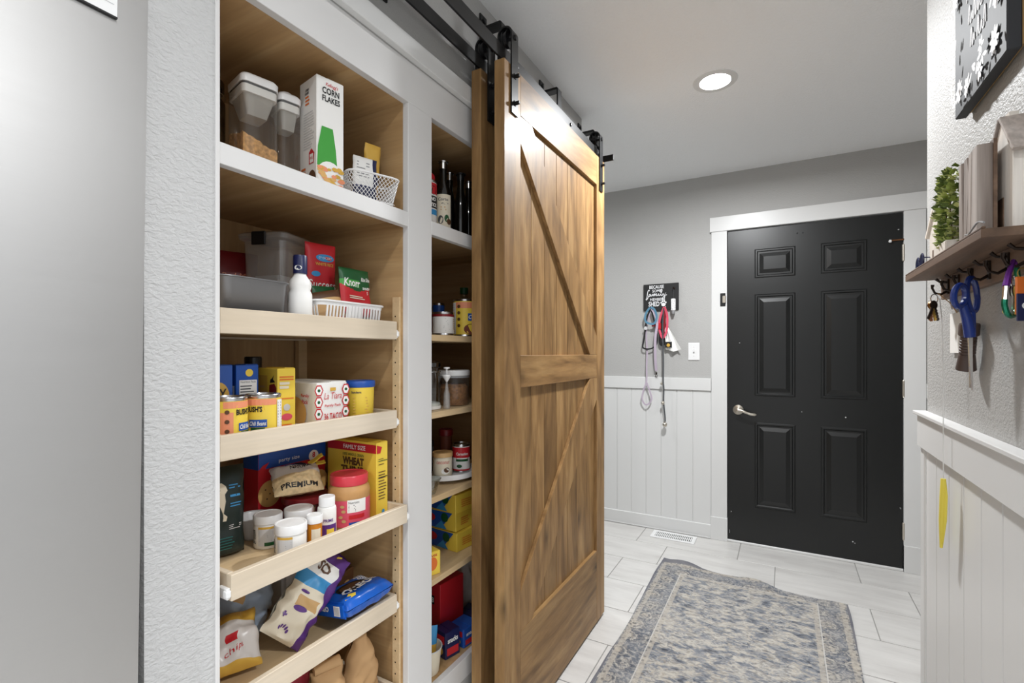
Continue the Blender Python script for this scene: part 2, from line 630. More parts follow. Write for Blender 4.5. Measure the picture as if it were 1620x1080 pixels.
class Print:
    """flat ink on a thing: one mesh per kind and colour"""
    def __init__(s, parent):
        s.p = parent
        s.d = {}
        s.k = 0

    def mb(s, name, mat):
        if name in ('printed_panel', 'lettering'):
            mat = (mat, s.k)
        return s.d.setdefault((name, mat), MB())

    def h(s):
        s.k += 1
        return 0.0003 + 0.00012 * s.k

    def rect(s, f, x0, x1, y0, y1, mat, name='printed_panel', nx=1):
        h = s.h()
        for i in range(nx):
            a, b_ = x0 + (x1 - x0) * i / nx, x0 + (x1 - x0) * (i + 1) / nx
            s.mb(name, mat).add([f(a, y0, h), f(b_, y0, h), f(b_, y1, h), f(a, y1, h)], [(0, 1, 2, 3)])
        return s

    def poly(s, f, pts, mat, name='printed_panel'):
        h = s.h()
        s.mb(name, mat).add([f(x, y, h) for x, y in pts], [tuple(range(len(pts)))])
        return s

    def disc(s, f, cx, cy, r, mat, ry=None, name='printed_panel', n=20):
        ry = ry or r
        return s.poly(f, [(cx + r * math.cos(2 * PI * k / n), cy + ry * math.sin(2 * PI * k / n)) for k in range(n)], mat, name)

    def text(s, f, t, cx, cy, hgt, mat, w=None, bold=0.0, shear=0.0, rot=0):
        vs, fs, x0, x1, y0, y1 = tmesh(t, bold, shear)
        sy = hgt / (y1 - y0)
        sx = w / (x1 - x0) if w else sy
        h = s.h() + 0.0002
        cr, sr = math.cos(R(rot)), math.sin(R(rot))
        pts = []
        for x, y in vs:
            a, b_ = (x - (x0 + x1) / 2) * sx, (y - (y0 + y1) / 2) * sy
            pts.append(f(cx + a * cr - b_ * sr, cy + a * sr + b_ * cr, h))
        s.mb('lettering', mat).add(pts, fs)
        return s

    def lines(s, f, x0, x1, y0, y1, n, mat, seed=1, fill=0.5):
        rg = random.Random(seed)
        h = s.h()
        st = (y1 - y0) / n
        for i in range(n):
            xe = x0 + (x1 - x0) * rg.uniform(0.6, 1.0)
            y = y1 - (i + 0.75) * st
            s.mb('fine_print', mat).add([f(x0, y, h), f(xe, y, h), f(xe, y + st * fill, h), f(x0, y + st * fill, h)], [(0, 1, 2, 3)])
        return s

    def done(s):
        for (name, mat), mb in s.d.items():
            o = mb.build(name, mat[0] if isinstance(mat, tuple) else mat, s.p)
            if name in ('fine_print', 'paint_chip', 'bar_code', 'painted_flowers', 'paw_print'):
                o['kind'] = 'stuff'


def carton(name, label, cat, loc, rz, dx, dy, h, mat, flaps=True, group=None):
    """upright box centred on loc; front face is +x, left side is -y. returns thing, front map, side map, top map"""
    t = thing(name, label, cat, loc, rz, group)
    MB().box(-dx / 2, dx / 2, -dy / 2, dy / 2, 0, h).build('box_body', mat, t, bevel=0.0012)
    if flaps:
        MB().box(-dx / 2 + .002, dx / 2 - .002, -dy * 0.08, dy / 2 - .002, h, h + 0.0012).build('top_flap', mat, t)
    F = flat((dx / 2, 0, 0), (0, 1, 0), (0, 0, 1))
    L = flat((0, -dy / 2, 0), (1, 0, 0), (0, 0, 1))
    T = flat((0, 0, h + 0.0012), (0, 1, 0), (-1, 0, 0))
    return t, F, L, T


def tincan(name, label, loc, r, h, mat, a0=-0.75, group=None):
    t = thing(name, label, 'can', loc, 0, group)
    MB().lathe([(r * .96, 0), (r, .002), (r, .004), (r * .975, .006), (r * .975, h - .006), (r, h - .004), (r, h - .0015), (r * .97, h), (r * .94, h - .003), (0, h - .003)], seg=32).build('tin_body', 'tin', t, smooth=True)
    MB().lathe([(r * .985, .008), (r * .985, h - .008)], seg=32, cap=False).build('paper_label', mat, t, smooth=True)
    return t, curl((0, 0), r * .985, a0)


def pillow_fn(W, H, T, seed=0, crumple=0.004, freq=18, pw=3.0, ph=3.0, bottom_flat=0.0, neck=None):
    """bag surface: (u,v in -1..1, side) -> local point; x across, z up, y = thickness (-y is the front)"""
    def f(u, v, side, off=0.0):
        k = (1 - abs(u) ** pw) * (1 - (abs(v) ** ph if v > 0 or not bottom_flat else (abs(v) ** 12)))
        th = T * max(0.0, k) ** 0.6
        wv = 1.0
        if neck and v > neck[0]:
            q = (v - neck[0]) / (1 - neck[0])
            wv = 1 - (1 - neck[1]) * q
        p = Vector((u * W / 2 * wv, 0, (v + 1) * H / 2))
        n1 = noise.noise(Vector((p.x * freq + seed * 7, side * 3.1, p.z * freq)))
        n2 = noise.noise(Vector((p.x * freq * 2.3 + seed * 3, side * 5.7 + 9, p.z * freq * 2.3)))
        d = th / 2 + (n1 + 0.5 * n2) * crumple * min(1, k * 3)
        p.y = side * (max(d, 0.0006) + off)
        p.x += n2 * crumple * 0.6
        p.z += n1 * crumple * 0.6 * (0 if v < (-0.8 if bottom_flat else -0.95) else 1)
        return p
    return f


def pillow(f, nu=20, nv=24, matfn=None):
    mb = MB()
    for side in (-1, 1):
        vs = [f(-1 + 2 * i / nu, -1 + 2 * j / nv, side) for j in range(nv + 1) for i in range(nu + 1)]
        b = len(mb.v)
        mb.v += [tuple(p) for p in vs]
        for j in range(nv):
            for i in range(nu):
                a = b + j * (nu + 1) + i
                q = (a, a + 1, a + nu + 2, a + nu + 1)
                mb.f.append(q if side < 0 else q[::-1])
                u, v = -1 + 2 * (i + .5) / nu, -1 + 2 * (j + .5) / nv
                mb.mi.append(matfn(u, v, side) if matfn else 0)
    return mb


def frontmap(f, W, H):
    return lambda x, y, h=0.0: f(max(-.999, min(.999, 2 * x / W)), max(-.999, min(.999, 2 * y / H - 1)), -1, h + 0.0006)


def bag(name, label, cat, loc, rot, W, H, T, mats, matfn=None, seed=1, crumple=0.004, freq=18, nu=22, nv=26, **kw):
    t = thing(name, label, cat, loc, rot=tuple(R(a) for a in rot))
    f = pillow_fn(W, H, T, seed, crumple, freq, **kw)
    pillow(f, nu, nv, matfn).build('bag_body', mats, t, smooth=True, angle=50)
    return t, frontmap(f, W, H)


# ================================================================== THE SETTING
WL, WR, WB, CEIL = -0.90, 0.367, 3.51, 2.44
# ---- floor slab with single tiles
floor = struct(MB().box(-2.3, 3.0, -3.0, 3.6, -0.12, -0.003).build('floor', 'grout'))
rows = [3.515 - 0.3015 * k for k in range(17)]
tile_mesh = None
for k, y1 in enumerate(rows):
    x = -2.3 + ((-0.853 if k % 2 == 0 else -0.652) + 2.3) % 0.6105 - 0.6105
    while x < 2.2:
        a, c = max(x, -2.29), min(x + 0.6105, 2.2)
        full = abs((c - a) - 0.6105) < 1e-6
        wd = c - a - 0.004
        if wd > 0.03:
            if full and tile_mesh:
                t = bpy.data.objects.new('tile', tile_mesh)
                COL.objects.link(t)
                t.parent = floor
            else:
                t = MB().box(-wd / 2, wd / 2, -0.1488, 0.1488, -0.003, 0).build('tile', 'floor_tile', floor, bevel=0.0008)
                if full:
                    tile_mesh = t.data
            t.location = ((a + c) / 2, y1 - 0.15075, 0)
        x += 0.6105

struct(MB().box(-2.3, 3.0, -3.0, 3.6, CEIL, CEIL + 0.1).build('ceiling', 'ceiling_paint'))
# ---- back wall with wainscot
wb = struct(MB().box(-2.3, -0.325, WB, WB + .12, 0, CEIL).box(0.598, 1.6, WB, WB + .12, 0, CEIL).box(-0.325, 0.598, WB, WB + .12, 2.052, CEIL).build('wall_back', 'wall_grey'))
def planks(parent, a0, a1, first, pitch, z0, z1, maker):
    """tongue and groove boards between a0 and a1"""
    e = [a0]
    x = first
    while x < a1 - 0.02:
        if x > a0 + 0.02:
            e.append(x)
        x += pitch
    e.append(a1)
    for p, q in zip(e[:-1], e[1:]):
        maker(p + 0.0016, q - 0.0016, z0, z1).build('plank', 'trim_white', parent, bevel=0.002)
planks(wb, -2.2, -0.425, -0.965 - 0.106 * 20, 0.106, 0.085, 0.995, lambda p, q, a, c: MB().box(p, q, WB - .008, WB, a, c))
planks(wb, 0.70, 1.5, 0.70, 0.106, 0.085, 0.995, lambda p, q, a, c: MB().box(p, q, WB - .008, WB, a, c))
for a, c in ((-2.2, -0.423), (0.698, 1.5)):
    MB().box(a, c, WB - .004, WB, 0.05, 0.995).build('wainscot_back', 'trim_white', wb)
    MB().box(a, c, WB - .019, WB, 0.99, 1.073).build('chair_rail', 'trim_white', wb, bevel=0.002)
    bb = struct(MB().box(a, c, WB - .016, WB, 0, 0.092).build('baseboard_back', 'trim_white', bevel=0.003))
    MB().box(a, c, WB - .028, WB - .016, 0, 0.014).build('quarter_round', 'trim_white', bb, bevel=0.005, seg=2)
# ---- hidden closing walls of the back hall
wh = MB().box(-2.3, -2.2, 2.34, WB, 0, 0.9).box(-2.3, -2.2, 2.34, WB, 2.15, CEIL).box(-2.3, -2.2, 2.34, 2.5, 0.9, 2.15).box(-2.3, -2.2, 3.35, WB, 0.9, 2.15)
struct(wh.build('wall_hall_left', 'wall_grey'))
wn = struct(MB().box(-2.27, -2.19, 2.5, 2.54, 0.9, 2.15).box(-2.27, -2.19, 3.31, 3.35, 0.9, 2.15).box(-2.27, -2.19, 2.54, 3.31, 0.9, 0.94).box(-2.27, -2.19, 2.54, 3.31, 2.11, 2.15).build('window_1', 'trim_white'))
MB().box(-2.25, -2.22, 2.54, 3.31, 1.51, 1.54).build('window_rail', 'trim_white', wn)
for z0, z1 in ((.94, 1.51), (1.54, 2.11)):
    MB().box(-2.238, -2.234, 2.54, 3.31, z0, z1).build('pane', 'glass', wn)
struct(MB().box(1.5, 1.6, 1.71, WB, 0, CEIL).build('wall_hall_right', 'wall_grey'))
# ---- left wall around the pantry opening
for bx in ((-1.75, WL, 0.394, 0.506, 0, CEIL), (-1.40, WL, 1.66, 2.34, 0, CEIL), (-0.99, WL, 0.506, 1.66, 2.048, CEIL), (-0.99, WL, 0.506, 1.66, 0, 0.19), (-2.3, -1.40, 2.22, 2.34, 0, CEIL)):
    struct(MB().box(*bx).build('wall_left', 'wall_strip' if bx[3] < .6 else 'wall_grey'))
# wall behind the refrigerator
struct(MB().box(-1.75, -1.65, -3.0, 0.394, 0, CEIL).build('wall_kitchen', 'wall_grey'))
# ---- right wall with its free end
wr = struct(MB().box(WR, WR + .12, 0.72, 1.83, 0, CEIL).box(WR + .12, 1.5, 1.71, 1.83, 0, CEIL).build('wall_right', 'wall_grey_rough'))
MB().box(WR - .004, WR, 0.72, 1.832, 0.05, 0.98).build('wainscot_back', 'trim_white', wr)
planks(wr, 0.72, 1.80, 1.239 - 0.1125 * 4, 0.1125, 0.085, 0.98, lambda p, q, a, c: MB().box(WR - .009, WR, p, q, a, c))
MB().box(WR - .022, WR, 0.72, 1.836, 0.972, 1.066).build('chair_rail', 'trim_white', wr, bevel=0.0015)
MB().box(WR - .032, WR, 0.72, 1.840, 1.066, 1.076).build('rail_cap', 'trim_white', wr, bevel=0.0015)
MB().box(WR - .014, WR + .004, 1.795, 1.838, 0, 0.972).build('corner_board', 'trim_white', wr, bevel=0.003)
struct(MB().box(WR - .017, WR, 0.72, 1.84, 0, 0.092).build('baseboard_right', 'trim_white', bevel=0.003))

# ================================================================== BLACK DOOR AND ITS CASING
door = struct(MB().box(-0.322, 0.595, 3.502, 3.545, 0.016, 2.046).build('door_1', 'door_black', bevel=0.002))
def raised_panel(x0, x1, z0, z1):
    rings = [(0, 0.0), (0.006, 0.006), (0.014, 0.006), (0.020, -0.001), (0.026, -0.001), (0.052, 0.009), (0.054, 0.009)]
    vs, fs = [], []
    for ins, pr in rings:
        y = 3.502 - pr - (0.0002 if pr == 0 else 0)
        vs += [(x0 + ins, y, z0 + ins), (x1 - ins, y, z0 + ins), (x1 - ins, y, z1 - ins), (x0 + ins, y, z1 - ins)]
    for i in range(len(rings) - 1):
        for k in range(4):
            fs.append((i * 4 + k, i * 4 + (k + 1) % 4, i * 4 + 4 + (k + 1) % 4, i * 4 + 4 + k))
    o = (len(rings) - 1) * 4
    fs.append((o, o + 1, o + 2, o + 3))
    MB().add(vs, fs).build('raised_panel', 'door_black', door)
for x0, x1 in ((-0.162, 0.066), (0.200, 0.430)):
    for z0, z1 in ((1.727, 1.912), (0.968, 1.622), (0.248, 0.797)):
        raised_panel(x0, x1, z0, z1)
lev = MB().lathe([(0, 0), (.031, 0), (.033, -.004), (.031, -.009), (.02, -.012), (.013, -.014), (.012, -.045), (0, -.047)], (-0.258, 3.502, 0.873), 28, 'y').build('door_lever', 'nickel', door, smooth=True)
MB().tube([(-0.258, 3.458, .873), (-.235, 3.455, .872), (-.21, 3.455, .862), (-.185, 3.457, .852), (-.16, 3.459, .850), (-.150, 3.459, .852)], [.010, .010, .0085, .0085, .0095, .005], 12).build('lever_arm', 'nickel', lev, smooth=True)
MB().lathe([(.004, 0), (.004, -.002), (0, -.002)], (-.045 + .37, 3.502, .86), 10, 'y').build('paint_chip', 'p_ltgrey', door)
for z in (1.815, 1.04, 0.23):
    h = MB().lathe([(.007, -.045), (.007, .045)], (.597, 3.497, z), 12).build('hinge', 'nickel', door, smooth=True)
    for q in (-.047, .047):
        MB().lathe([(.0045, -.003), (.006, 0), (.0045, .003)], (.597, 3.497, z + q), 10).build('pin_tip', 'nickel', h, smooth=True)
lat = MB().box(.530, .600, 3.492, 3.4955, 1.886, 1.894).build('security_latch', 'copper', door, bevel=.001)
MB().lathe([(0, -.008), (.008, -.005), (.009, 0), (.008, .005), (0, .008)], (.535, 3.489, 1.885), 14, 'x').build('latch_knob', 'white_plastic', lat, smooth=True)
MB().lathe([(.004, 0), (.004, -.004), (0, -.005)], (.075, 3.502, 1.99), 10, 'y').build('screw', 'black_metal', door)
MB().lathe([(.004, 0), (.004, -.004), (0, -.005)], (.105, 3.502, 1.99), 10, 'y').build('screw', 'black_metal', door)
pr = Print(door)
DF = flat((0, 3.502, 0), (1, 0, 0), (0, 0, 1))
rg = random.Random(4)
for cx, cz in ((-.312, .075), (-.31, .068), (-.31, .06), (.36, .125), (.37, .118), (.583, .36), (.585, .355), (-.30, .20), (.575, 1.95), (-.25, 1.31), (.1, .88)):
    pr.disc(DF, cx, cz, rg.uniform(.0016, .0042), 'p_ltgrey', rg.uniform(.0015, .004), name='paint_chip', n=7)
pr.done()
cas = struct(MB().box(-0.421, -0.325, WB - .018, WB, 0, 2.052).build('trim_1', 'trim_white', bevel=.0015))
MB().box(-0.425, -0.322, WB - .024, WB, 0, 0.152).build('plinth_block', 'trim_white', cas, bevel=.0015)
MB().box(0.598, 0.697, WB - .018, WB, 0, 2.052).build('side_casing', 'trim_white', cas, bevel=.0015)
MB().box(0.598, 0.700, WB - .024, WB, 0, 0.152).build('plinth_block', 'trim_white', cas, bevel=.0015)
MB().box(-0.431, 0.706, WB - .024, WB, 2.052, 2.148).build('head_casing', 'trim_white', cas, bevel=.0015)
MB().box(-0.325, 0.598, 3.495, WB + .1, 0, 0.015).build('threshold', 'trim_white', cas, bevel=.003)
st = MB().box(-.366, -.334, WB - .024, WB - .018, 1.555, 1.640).build('strike_plate', 'black_metal', cas, bevel=.002)
MB().box(-.352, -.330, WB - .031, WB - .024, 1.575, 1.622).build('latch_keeper', 'nickel', st, bevel=.003)

# ================================================================== PANTRY CABINET
cab = thing('pantry_cabinet', 'built-in pantry cabinet with white face frame and tan maple plywood inside', 'cabinet', (0, 0, 0))
L0, L1, R0, R1, XB, XF = 0.514, 1.026, 1.128, 1.66, -1.345, -0.92
MB().box(XB - .006, XB, L0 - .008, R1, .24, 1.95).build('back_panel', 'maple_back', cab)
for y0, y1 in ((L0 - .008, L0), (L1, L1 + .019), (R0 - .019, R0), (R1 - .012, R1)):
    MB().box(XB, XF, y0, y1, .24, 1.95).build('side_panel', 'maple_ply', cab)
for y0, y1 in ((L0, L1), (R0, R1 - .012)):
    MB().box(XB, XF, y0, y1, 1.935, 1.95).build('top_panel', 'maple_ply', cab)
    MB().box(XB, XF, y0, y1, .24, .257).build('bottom_panel', 'maple_ply', cab)
    MB().box(XB, XF, y0, y1, 1.613, 1.632).build('fixed_shelf', 'maple_ply', cab)
    MB().box(XF, WL, y0, y1, 1.592, 1.632).build('shelf_rail', 'cabinet_white', cab, bevel=.001)
    MB().box(XF, WL, y0, y1, .19, .257).build('bottom_rail', 'cabinet_white', cab, bevel=.001)
for z in (1.300, 1.067, .813, .567):
    MB().box(XB, -.914, R0, R1 - .012, z - .019, z).build('shelf_board', 'maple_shelf', cab, bevel=.0008)
MB().box(XF, WL, L1, R0, .19, 1.935).build('face_stile', 'cabinet_white', cab, bevel=.001)
MB().box(-.935, WL + .002, L0 - .008, L0, .19, 1.935).build('face_stile', 'cabinet_white', cab, bevel=.001)
MB().box(XF, WL, R1 - .012, R1, .19, 1.935).build('face_stile', 'cabinet_white', cab, bevel=.001)
MB().box(XF, WL, L0 - .008, R1, 1.935, 2.048).build('top_rail', 'cabinet_white', cab, bevel=.001)
struct(MB().box(WL, WL + .020, 0.50, 2.30, 2.050, 2.103).build('trim_2', 'trim_white', bevel=.0015))
# slotted uprights that carry the roll-out trays
hole = []
for x, y0, y1 in ((-.952, L1 - .007, L1), (-1.335, L1 - .03, L1), (-.952, L0, L0 + .007), (-1.335, L0, L0 + .03)):
    pil = MB().box(x, x + (.026 if x > -1 else .018), y0, y1, .257, 1.40).build('upright', 'maple_shelf', cab, bevel=.0008)
    if x > -1 and y0 > .9:
        hb = MB()
        for k in range(34):
            hb.lathe([(0, -.0002), (.0022, -.0002)], (x + .011, y0, .29 + k * .032), 8, 'y')
        hb.build('peg_holes', 'dark_hole', pil)['kind'] = 'stuff'
# ---- roll-out trays
TR = [(1.331, -.927), (1.088, -.927), (.834, -.890), (.582, -.927), (.335, -.927)]
TY0, TY1 = .530, 1.011
tray_floor = []
for top, xf in TR:
    zb = top - .049
    fl = zb + .013
    tray_floor.append(fl)
    xb = xf - .375
    tr = MB().box(xb, xf - .013, TY0 + .012, TY1 - .012, fl - .008, fl).build('pull_out_tray', 'maple_shelf', cab)
    MB().box(xf - .013, xf, TY0, TY1, zb, top).build('tray_front', 'maple_light', tr, bevel=.0012)
    MB().box(xb, xb + .012, TY0, TY1, zb, top).build('tray_back', 'maple_light', tr, bevel=.0012)
    for y in (TY0, TY1 - .012):
        MB().box(xb + .012, xf - .013, y, y + .012, zb, top).build('tray_side', 'maple_light', tr, bevel=.0012)
    for y, s in ((TY0, -1), (TY1, 1)):
        MB().box(xf - .03, xf - .002, y + s * .0, y + s * .0075, zb + .004, zb + .026).box(xf - .012, xf + .001, y, y + s * .0095, zb + .008, zb + .022).build('runner_clip', 'white_plastic', tr, bevel=.002)
FL1, FL2, FL3, FL4, FL5 = tray_floor

# ================================================================== REFRIGERATOR
fr = thing('refrigerator', 'tall stainless steel refrigerator beside the pantry wall', 'refrigerator', (0, 0, 0), rot=(R(-0.75), 0, 0))
FY0, FY1, FX = -.545, .362, -.862
MB().box(-1.60, FX - .07, FY0 + .01, FY1 - .012, .012, 1.785).build('cabinet_body', 'p_slate', fr, bevel=.006)
for y0, y1 in ((FY0, (FY0 + FY1) / 2 - .003), ((FY0 + FY1) / 2 + .003, FY1)):
    MB().box(FX - .062, FX, y0, y1, .70, 1.81).build('upper_door', 'stainless', fr, bevel=.006, seg=3)
fd = MB().box(FX - .062, FX, FY0, FY1, .06, .692).build('freezer_drawer', 'stainless', fr, bevel=.006, seg=3)
MB().tube([(FX, FY0 + .12, .62), (FX + .04, FY0 + .12, .62), (FX + .045, FY0 + .14, .62), (FX + .045, FY1 - .30, .62), (FX + .04, FY1 - .28, .62), (FX, FY1 - .28, .62)], .011, 10).build('drawer_handle', 'stainless', fd, smooth=True)
MB().box(FX - .10, FX - .06, FY0 + .02, FY1 - .02, 0.012, .055).build('kick_grille', 'black_plastic', fr)
for y in ((FY0 + FY1) / 2 - .04, (FY0 + FY1) / 2 + .04):
    MB().tube([(FX, y, .80), (FX + .04, y, .80), (FX + .047, y, .82), (FX + .047, y, 1.30), (FX + .04, y, 1.32), (FX, y, 1.32)], .011, 10).build('door_handle', 'stainless', fr, smooth=True)
mg = thing('magnet_card', 'white printed magnet card with a dark edge on the refrigerator', 'magnet', (FX + .001, .325, 1.742), rot=(R(-0.75), 0, 0))
MB().box(0, .003, -.085, 0.016, -.002, .15).build('card', 'white_plastic', mg)
MB().box(0, .0035, -.085, 0.0165, -.0045, -.002).build('dark_edge', 'p_black', mg)
p = Print(mg)
G = flat((.003, 0, 0), (0, 1, 0), (0, 0, 1))
p.text(G, 'D N', -.024, .008, .0045, 'p_grey', .018)
p.rect(G, -.08, .012, .014, .0146, 'p_grey', name='ruled_line')
p.done()

# ================================================================== LIGHTS IN THE CEILING
def downlight(x, y, power, label, spread=150):
    t = thing('recessed_light', label, 'ceiling light', (x, y, CEIL), group='recessed lights in the ceiling')
    MB().lathe([(.064, -.0005), (.064, -.004), (.090, -.003), (.092, -.0005)], seg=40, cap=False).build('trim_ring', 'trim_white', t, smooth=True)
    MB().lathe([(0, -.0035), (.065, -.0035)], seg=40, cap=False).build('lens', 'lens_glow', t)
    ld = bpy.data.lights.new('downlight', 'AREA')
    ld.shape = 'DISK'
    ld.size = .125
    ld.energy = power
    ld.color = LAMP_COL
    ld.spread = R(spread)
    lo = bpy.data.objects.new('lamp', ld)
    COL.objects.link(lo)
    lo.parent = t
    lo.location = (0, 0, -.006)
    return t
downlight(-.262, 2.30, LAMP_HALL, 'round recessed ceiling light in front of the black door', 173)
downlight(-1.75, 2.75, LAMP_HALL * .14, 'unseen ceiling light added in the side hall to brighten the back hall')  # added lamp out of view, lifts the upper back wall and hall ceiling
downlight(-.20, .15, LAMP_PANTRY, 'round recessed ceiling light in front of the pantry shelves')
downlight(-.20, -1.7, LAMP_OTHER, 'unseen ceiling light added as fill in the kitchen beyond the refrigerator')  # added lamp behind the camera, overall fill brightness
downlight(1.15, .42, LAMP_OTHER, 'round recessed ceiling light over the open kitchen floor')

# ================================================================== BARN DOORS AND TRACK
def barn_door(xf, y0, label, straps):
    """door front at x = xf; y0 = near edge"""
    t = thing('barn_door', label, 'sliding door', (xf, y0, .012))
    W, H, D = .950, 2.138, .036
    pl = -.014
    n = 7
    x0, x1 = .102, W - .102
    for i in range(n):
        a, c = x0 + (x1 - x0) * i / n, x0 + (x1 - x0) * (i + 1) / n
        MB().box(-D + .012, pl, a + .0007, c - .0007, .06, H - .06).build('plank', 'alder_upright', t, bevel=.0014)
    for a, c in ((0, .106), (W - .106, W)):
        MB().box(-D, 0, a, c, 0, H).build('stile', 'alder_upright', t, bevel=.0015)
    for a, c in ((0, .328), (1.119, 1.225), (2.003, H)):
        MB().box(-D, -.0004, .106, W - .106, a, c).build('rail', 'alder_across', t, bevel=.0015)
    # diagonal braces: outline in (y,z), clipped by the frame
    for pts in ([(.106, 2.003), (.106, 1.915), (.757, 1.225), (.844, 1.225), (.844, 1.31), (.19, 2.003)],
                [(.106, .328), (.19, .328), (.844, 1.02), (.844, 1.119), (.757, 1.119), (.106, .455)]):
        MB().prism([(a, c) for a, c in pts], lambda y, z, h: Vector((-.014 + h, y, z)), .0134).build('brace', 'alder_upright', t, bevel=.0012)
    for y in straps:
        path = [(.003, y, 1.985)] + [(.003, y, 2.235)] + [(-.021 + .024 * math.cos(a), y, 2.235 + .024 * math.sin(a)) for a in [R(d) for d in range(15, 180, 15)]] + [(-.045, y, 2.235), (-.045, y, 2.165)]
        # strap as a ribbon in the x-z plane, 42 mm wide
        P = [Vector(q) for q in path]
        vs, fs = [], []
        for i, q in enumerate(P):
            tg = (P[min(i + 1, len(P) - 1)] - P[max(i - 1, 0)]).normalized()
            nr = tg.cross(Vector((0, 1, 0)))
            for sy, sn in ((-1, -1), (1, -1), (1, 1), (-1, 1)):
                vs.append(q + Vector((0, sy * .0205, 0)) + nr * sn * .0026)
        for i in range(len(P) - 1):
            for k in range(4):
                fs.append((i * 4 + k, i * 4 + (k + 1) % 4, i * 4 + 4 + (k + 1) % 4, i * 4 + 4 + k))
        e = (len(P) - 1) * 4
        fs += [(3, 2, 1, 0), (e, e + 1, e + 2, e + 3)]
        st = MB().add(vs, fs).build('hanger_strap', 'black_metal', t, smooth=True, angle=50)
        MB().lathe([(.018, -.0315), (.0275, -.0315), (.0275, -.0285), (.024, -.0265), (.024, -.0185), (.0275, -.0165), (.0275, -.0135), (.018, -.0135)], (0, y, 2.227), 28, 'x').build('wheel', 'black_plastic', st, smooth=True)
        MB().lathe([(0, -.047), (.005, -.047), (.005, .005), (.009, .005), (.008, .011), (0, .012)], (0, y, 2.227), 14, 'x').build('axle_bolt', 'black_metal', st, smooth=True)
        for z in (2.105, 2.02):
            MB().lathe([(.009, .0055), (.009, .008), (.006, .008), (.006, .020), (.0045, .022), (0, .022)], (0, y, z), 6, 'x').build('bolt', 'black_metal', st)
    return t
barn_door(-.745, 1.285, 'honey brown barn door with Z braces nearer the hallway, one of a bypass pair', (.058, .892))
barn_door(-.838, 1.297, 'honey brown barn door tucked behind the other, against the pantry', (.058, .892))
trk = thing('barn_door_track', 'black steel bypass track with wall brackets over the pantry doors', 'door track', (0, 0, 0))
MB().box(-.864, -.857, .20, 2.33, 2.166, 2.208).build('rear_bar', 'black_metal', trk, bevel=.001)
MB().box(-.771, -.764, .20, 2.235, 2.160, 2.206).build('front_bar', 'black_metal', trk, bevel=.001)
for y in (.44, .92, 1.40, 1.86, 2.30):
    b = MB().box(-.899, -.893, y - .02, y + .02, 2.150, 2.395).box(-.893, -.864, y - .02, y + .02, 2.172, 2.178).build('wall_bracket', 'black_metal', trk, bevel=.001)
    MB().prism([(-.893, 2.345), (-.818, 2.345), (-.812, 2.339), (-.812, 2.192), (-.771, 2.192), (-.771, 2.186), (-.818, 2.186), (-.818, 2.335), (-.893, 2.335)], lambda x, z, h, y=y: Vector((x, y + .018 - h, z)), .036).build('bracket_arm', 'black_metal', b)
    MB().lathe([(.008, 0), (.008, .006), (0, .007)], (-.893, y, 2.375), 6, 'x').build('lag_bolt', 'black_metal', b)
    MB().lathe([(.007, 0), (.007, .005), (0, .006)], (-.764, min(y, 2.21), 2.183), 6, 'x').build('bar_bolt', 'black_metal', b)
es = MB().box(-.782, -.760, 2.228, 2.236, 2.158, 2.245).build('end_stop', 'black_metal', trk, bevel=.001)
MB().box(-.775, -.700, 2.236, 2.241, 2.155, 2.185).build('stop_plate', 'black_metal', es, bevel=.002)

# ================================================================== RUG, FLOOR VENT, SWITCH
rx, ry = (RUG[0] + RUG[1]) / 2, (RUG[2] + RUG[3]) / 2
mb = MB()
nx, ny = 44, 72
def rug_pt(i, j, top):
    u, v = i / nx, j / ny
    x, y = -hw + 2 * hw * u, -hl + 2 * hl * v
    far = max(0, (v - .8) / .2)
    yy = y + far * far * (.055 * (1 - u) - .095 * u + .016 * math.sin(u * 15) * math.sin(PI * u))
    xx = x + .006 * math.sin(v * 9) * (1 if u > .5 else -1) * abs(2 * u - 1)
    lift = .012 * far ** 3 * max(0, math.sin(u * 15 - .6)) + (.004 * max(0, math.sin(v * 23)) * max(0, abs(2 * u - 1) - .85) / .15)
    return (xx, yy, lift + (.008 if top else .0005))
for top in (1, 0):
    o0 = len(mb.v)
    mb.v += [rug_pt(i, j, top) for j in range(ny + 1) for i in range(nx + 1)]
    for j in range(ny):
        for i in range(nx):
            a = o0 + j * (nx + 1) + i
            q = (a, a + 1, a + nx + 2, a + nx + 1)
            mb.f.append(q if top else q[::-1])
            mb.mi.append(0)
K = (nx + 1) * (ny + 1)
per = [i for i in range(nx + 1)] + [(j) * (nx + 1) + nx for j in range(1, ny + 1)] + [ny * (nx + 1) + i for i in range(nx - 1, -1, -1)] + [j * (nx + 1) for j in range(ny - 1, 0, -1)]
for k in range(len(per)):
    a, c = per[k], per[(k + 1) % len(per)]
    mb.f.append((a + K, c + K, c, a))
    mb.mi.append(0)
tag(mb.build('area_rug', 'rug_pile', smooth=True, angle=60, loc=(rx, ry, 0.0005)), 'faded blue and beige oriental rug on the tile floor', 'rug')

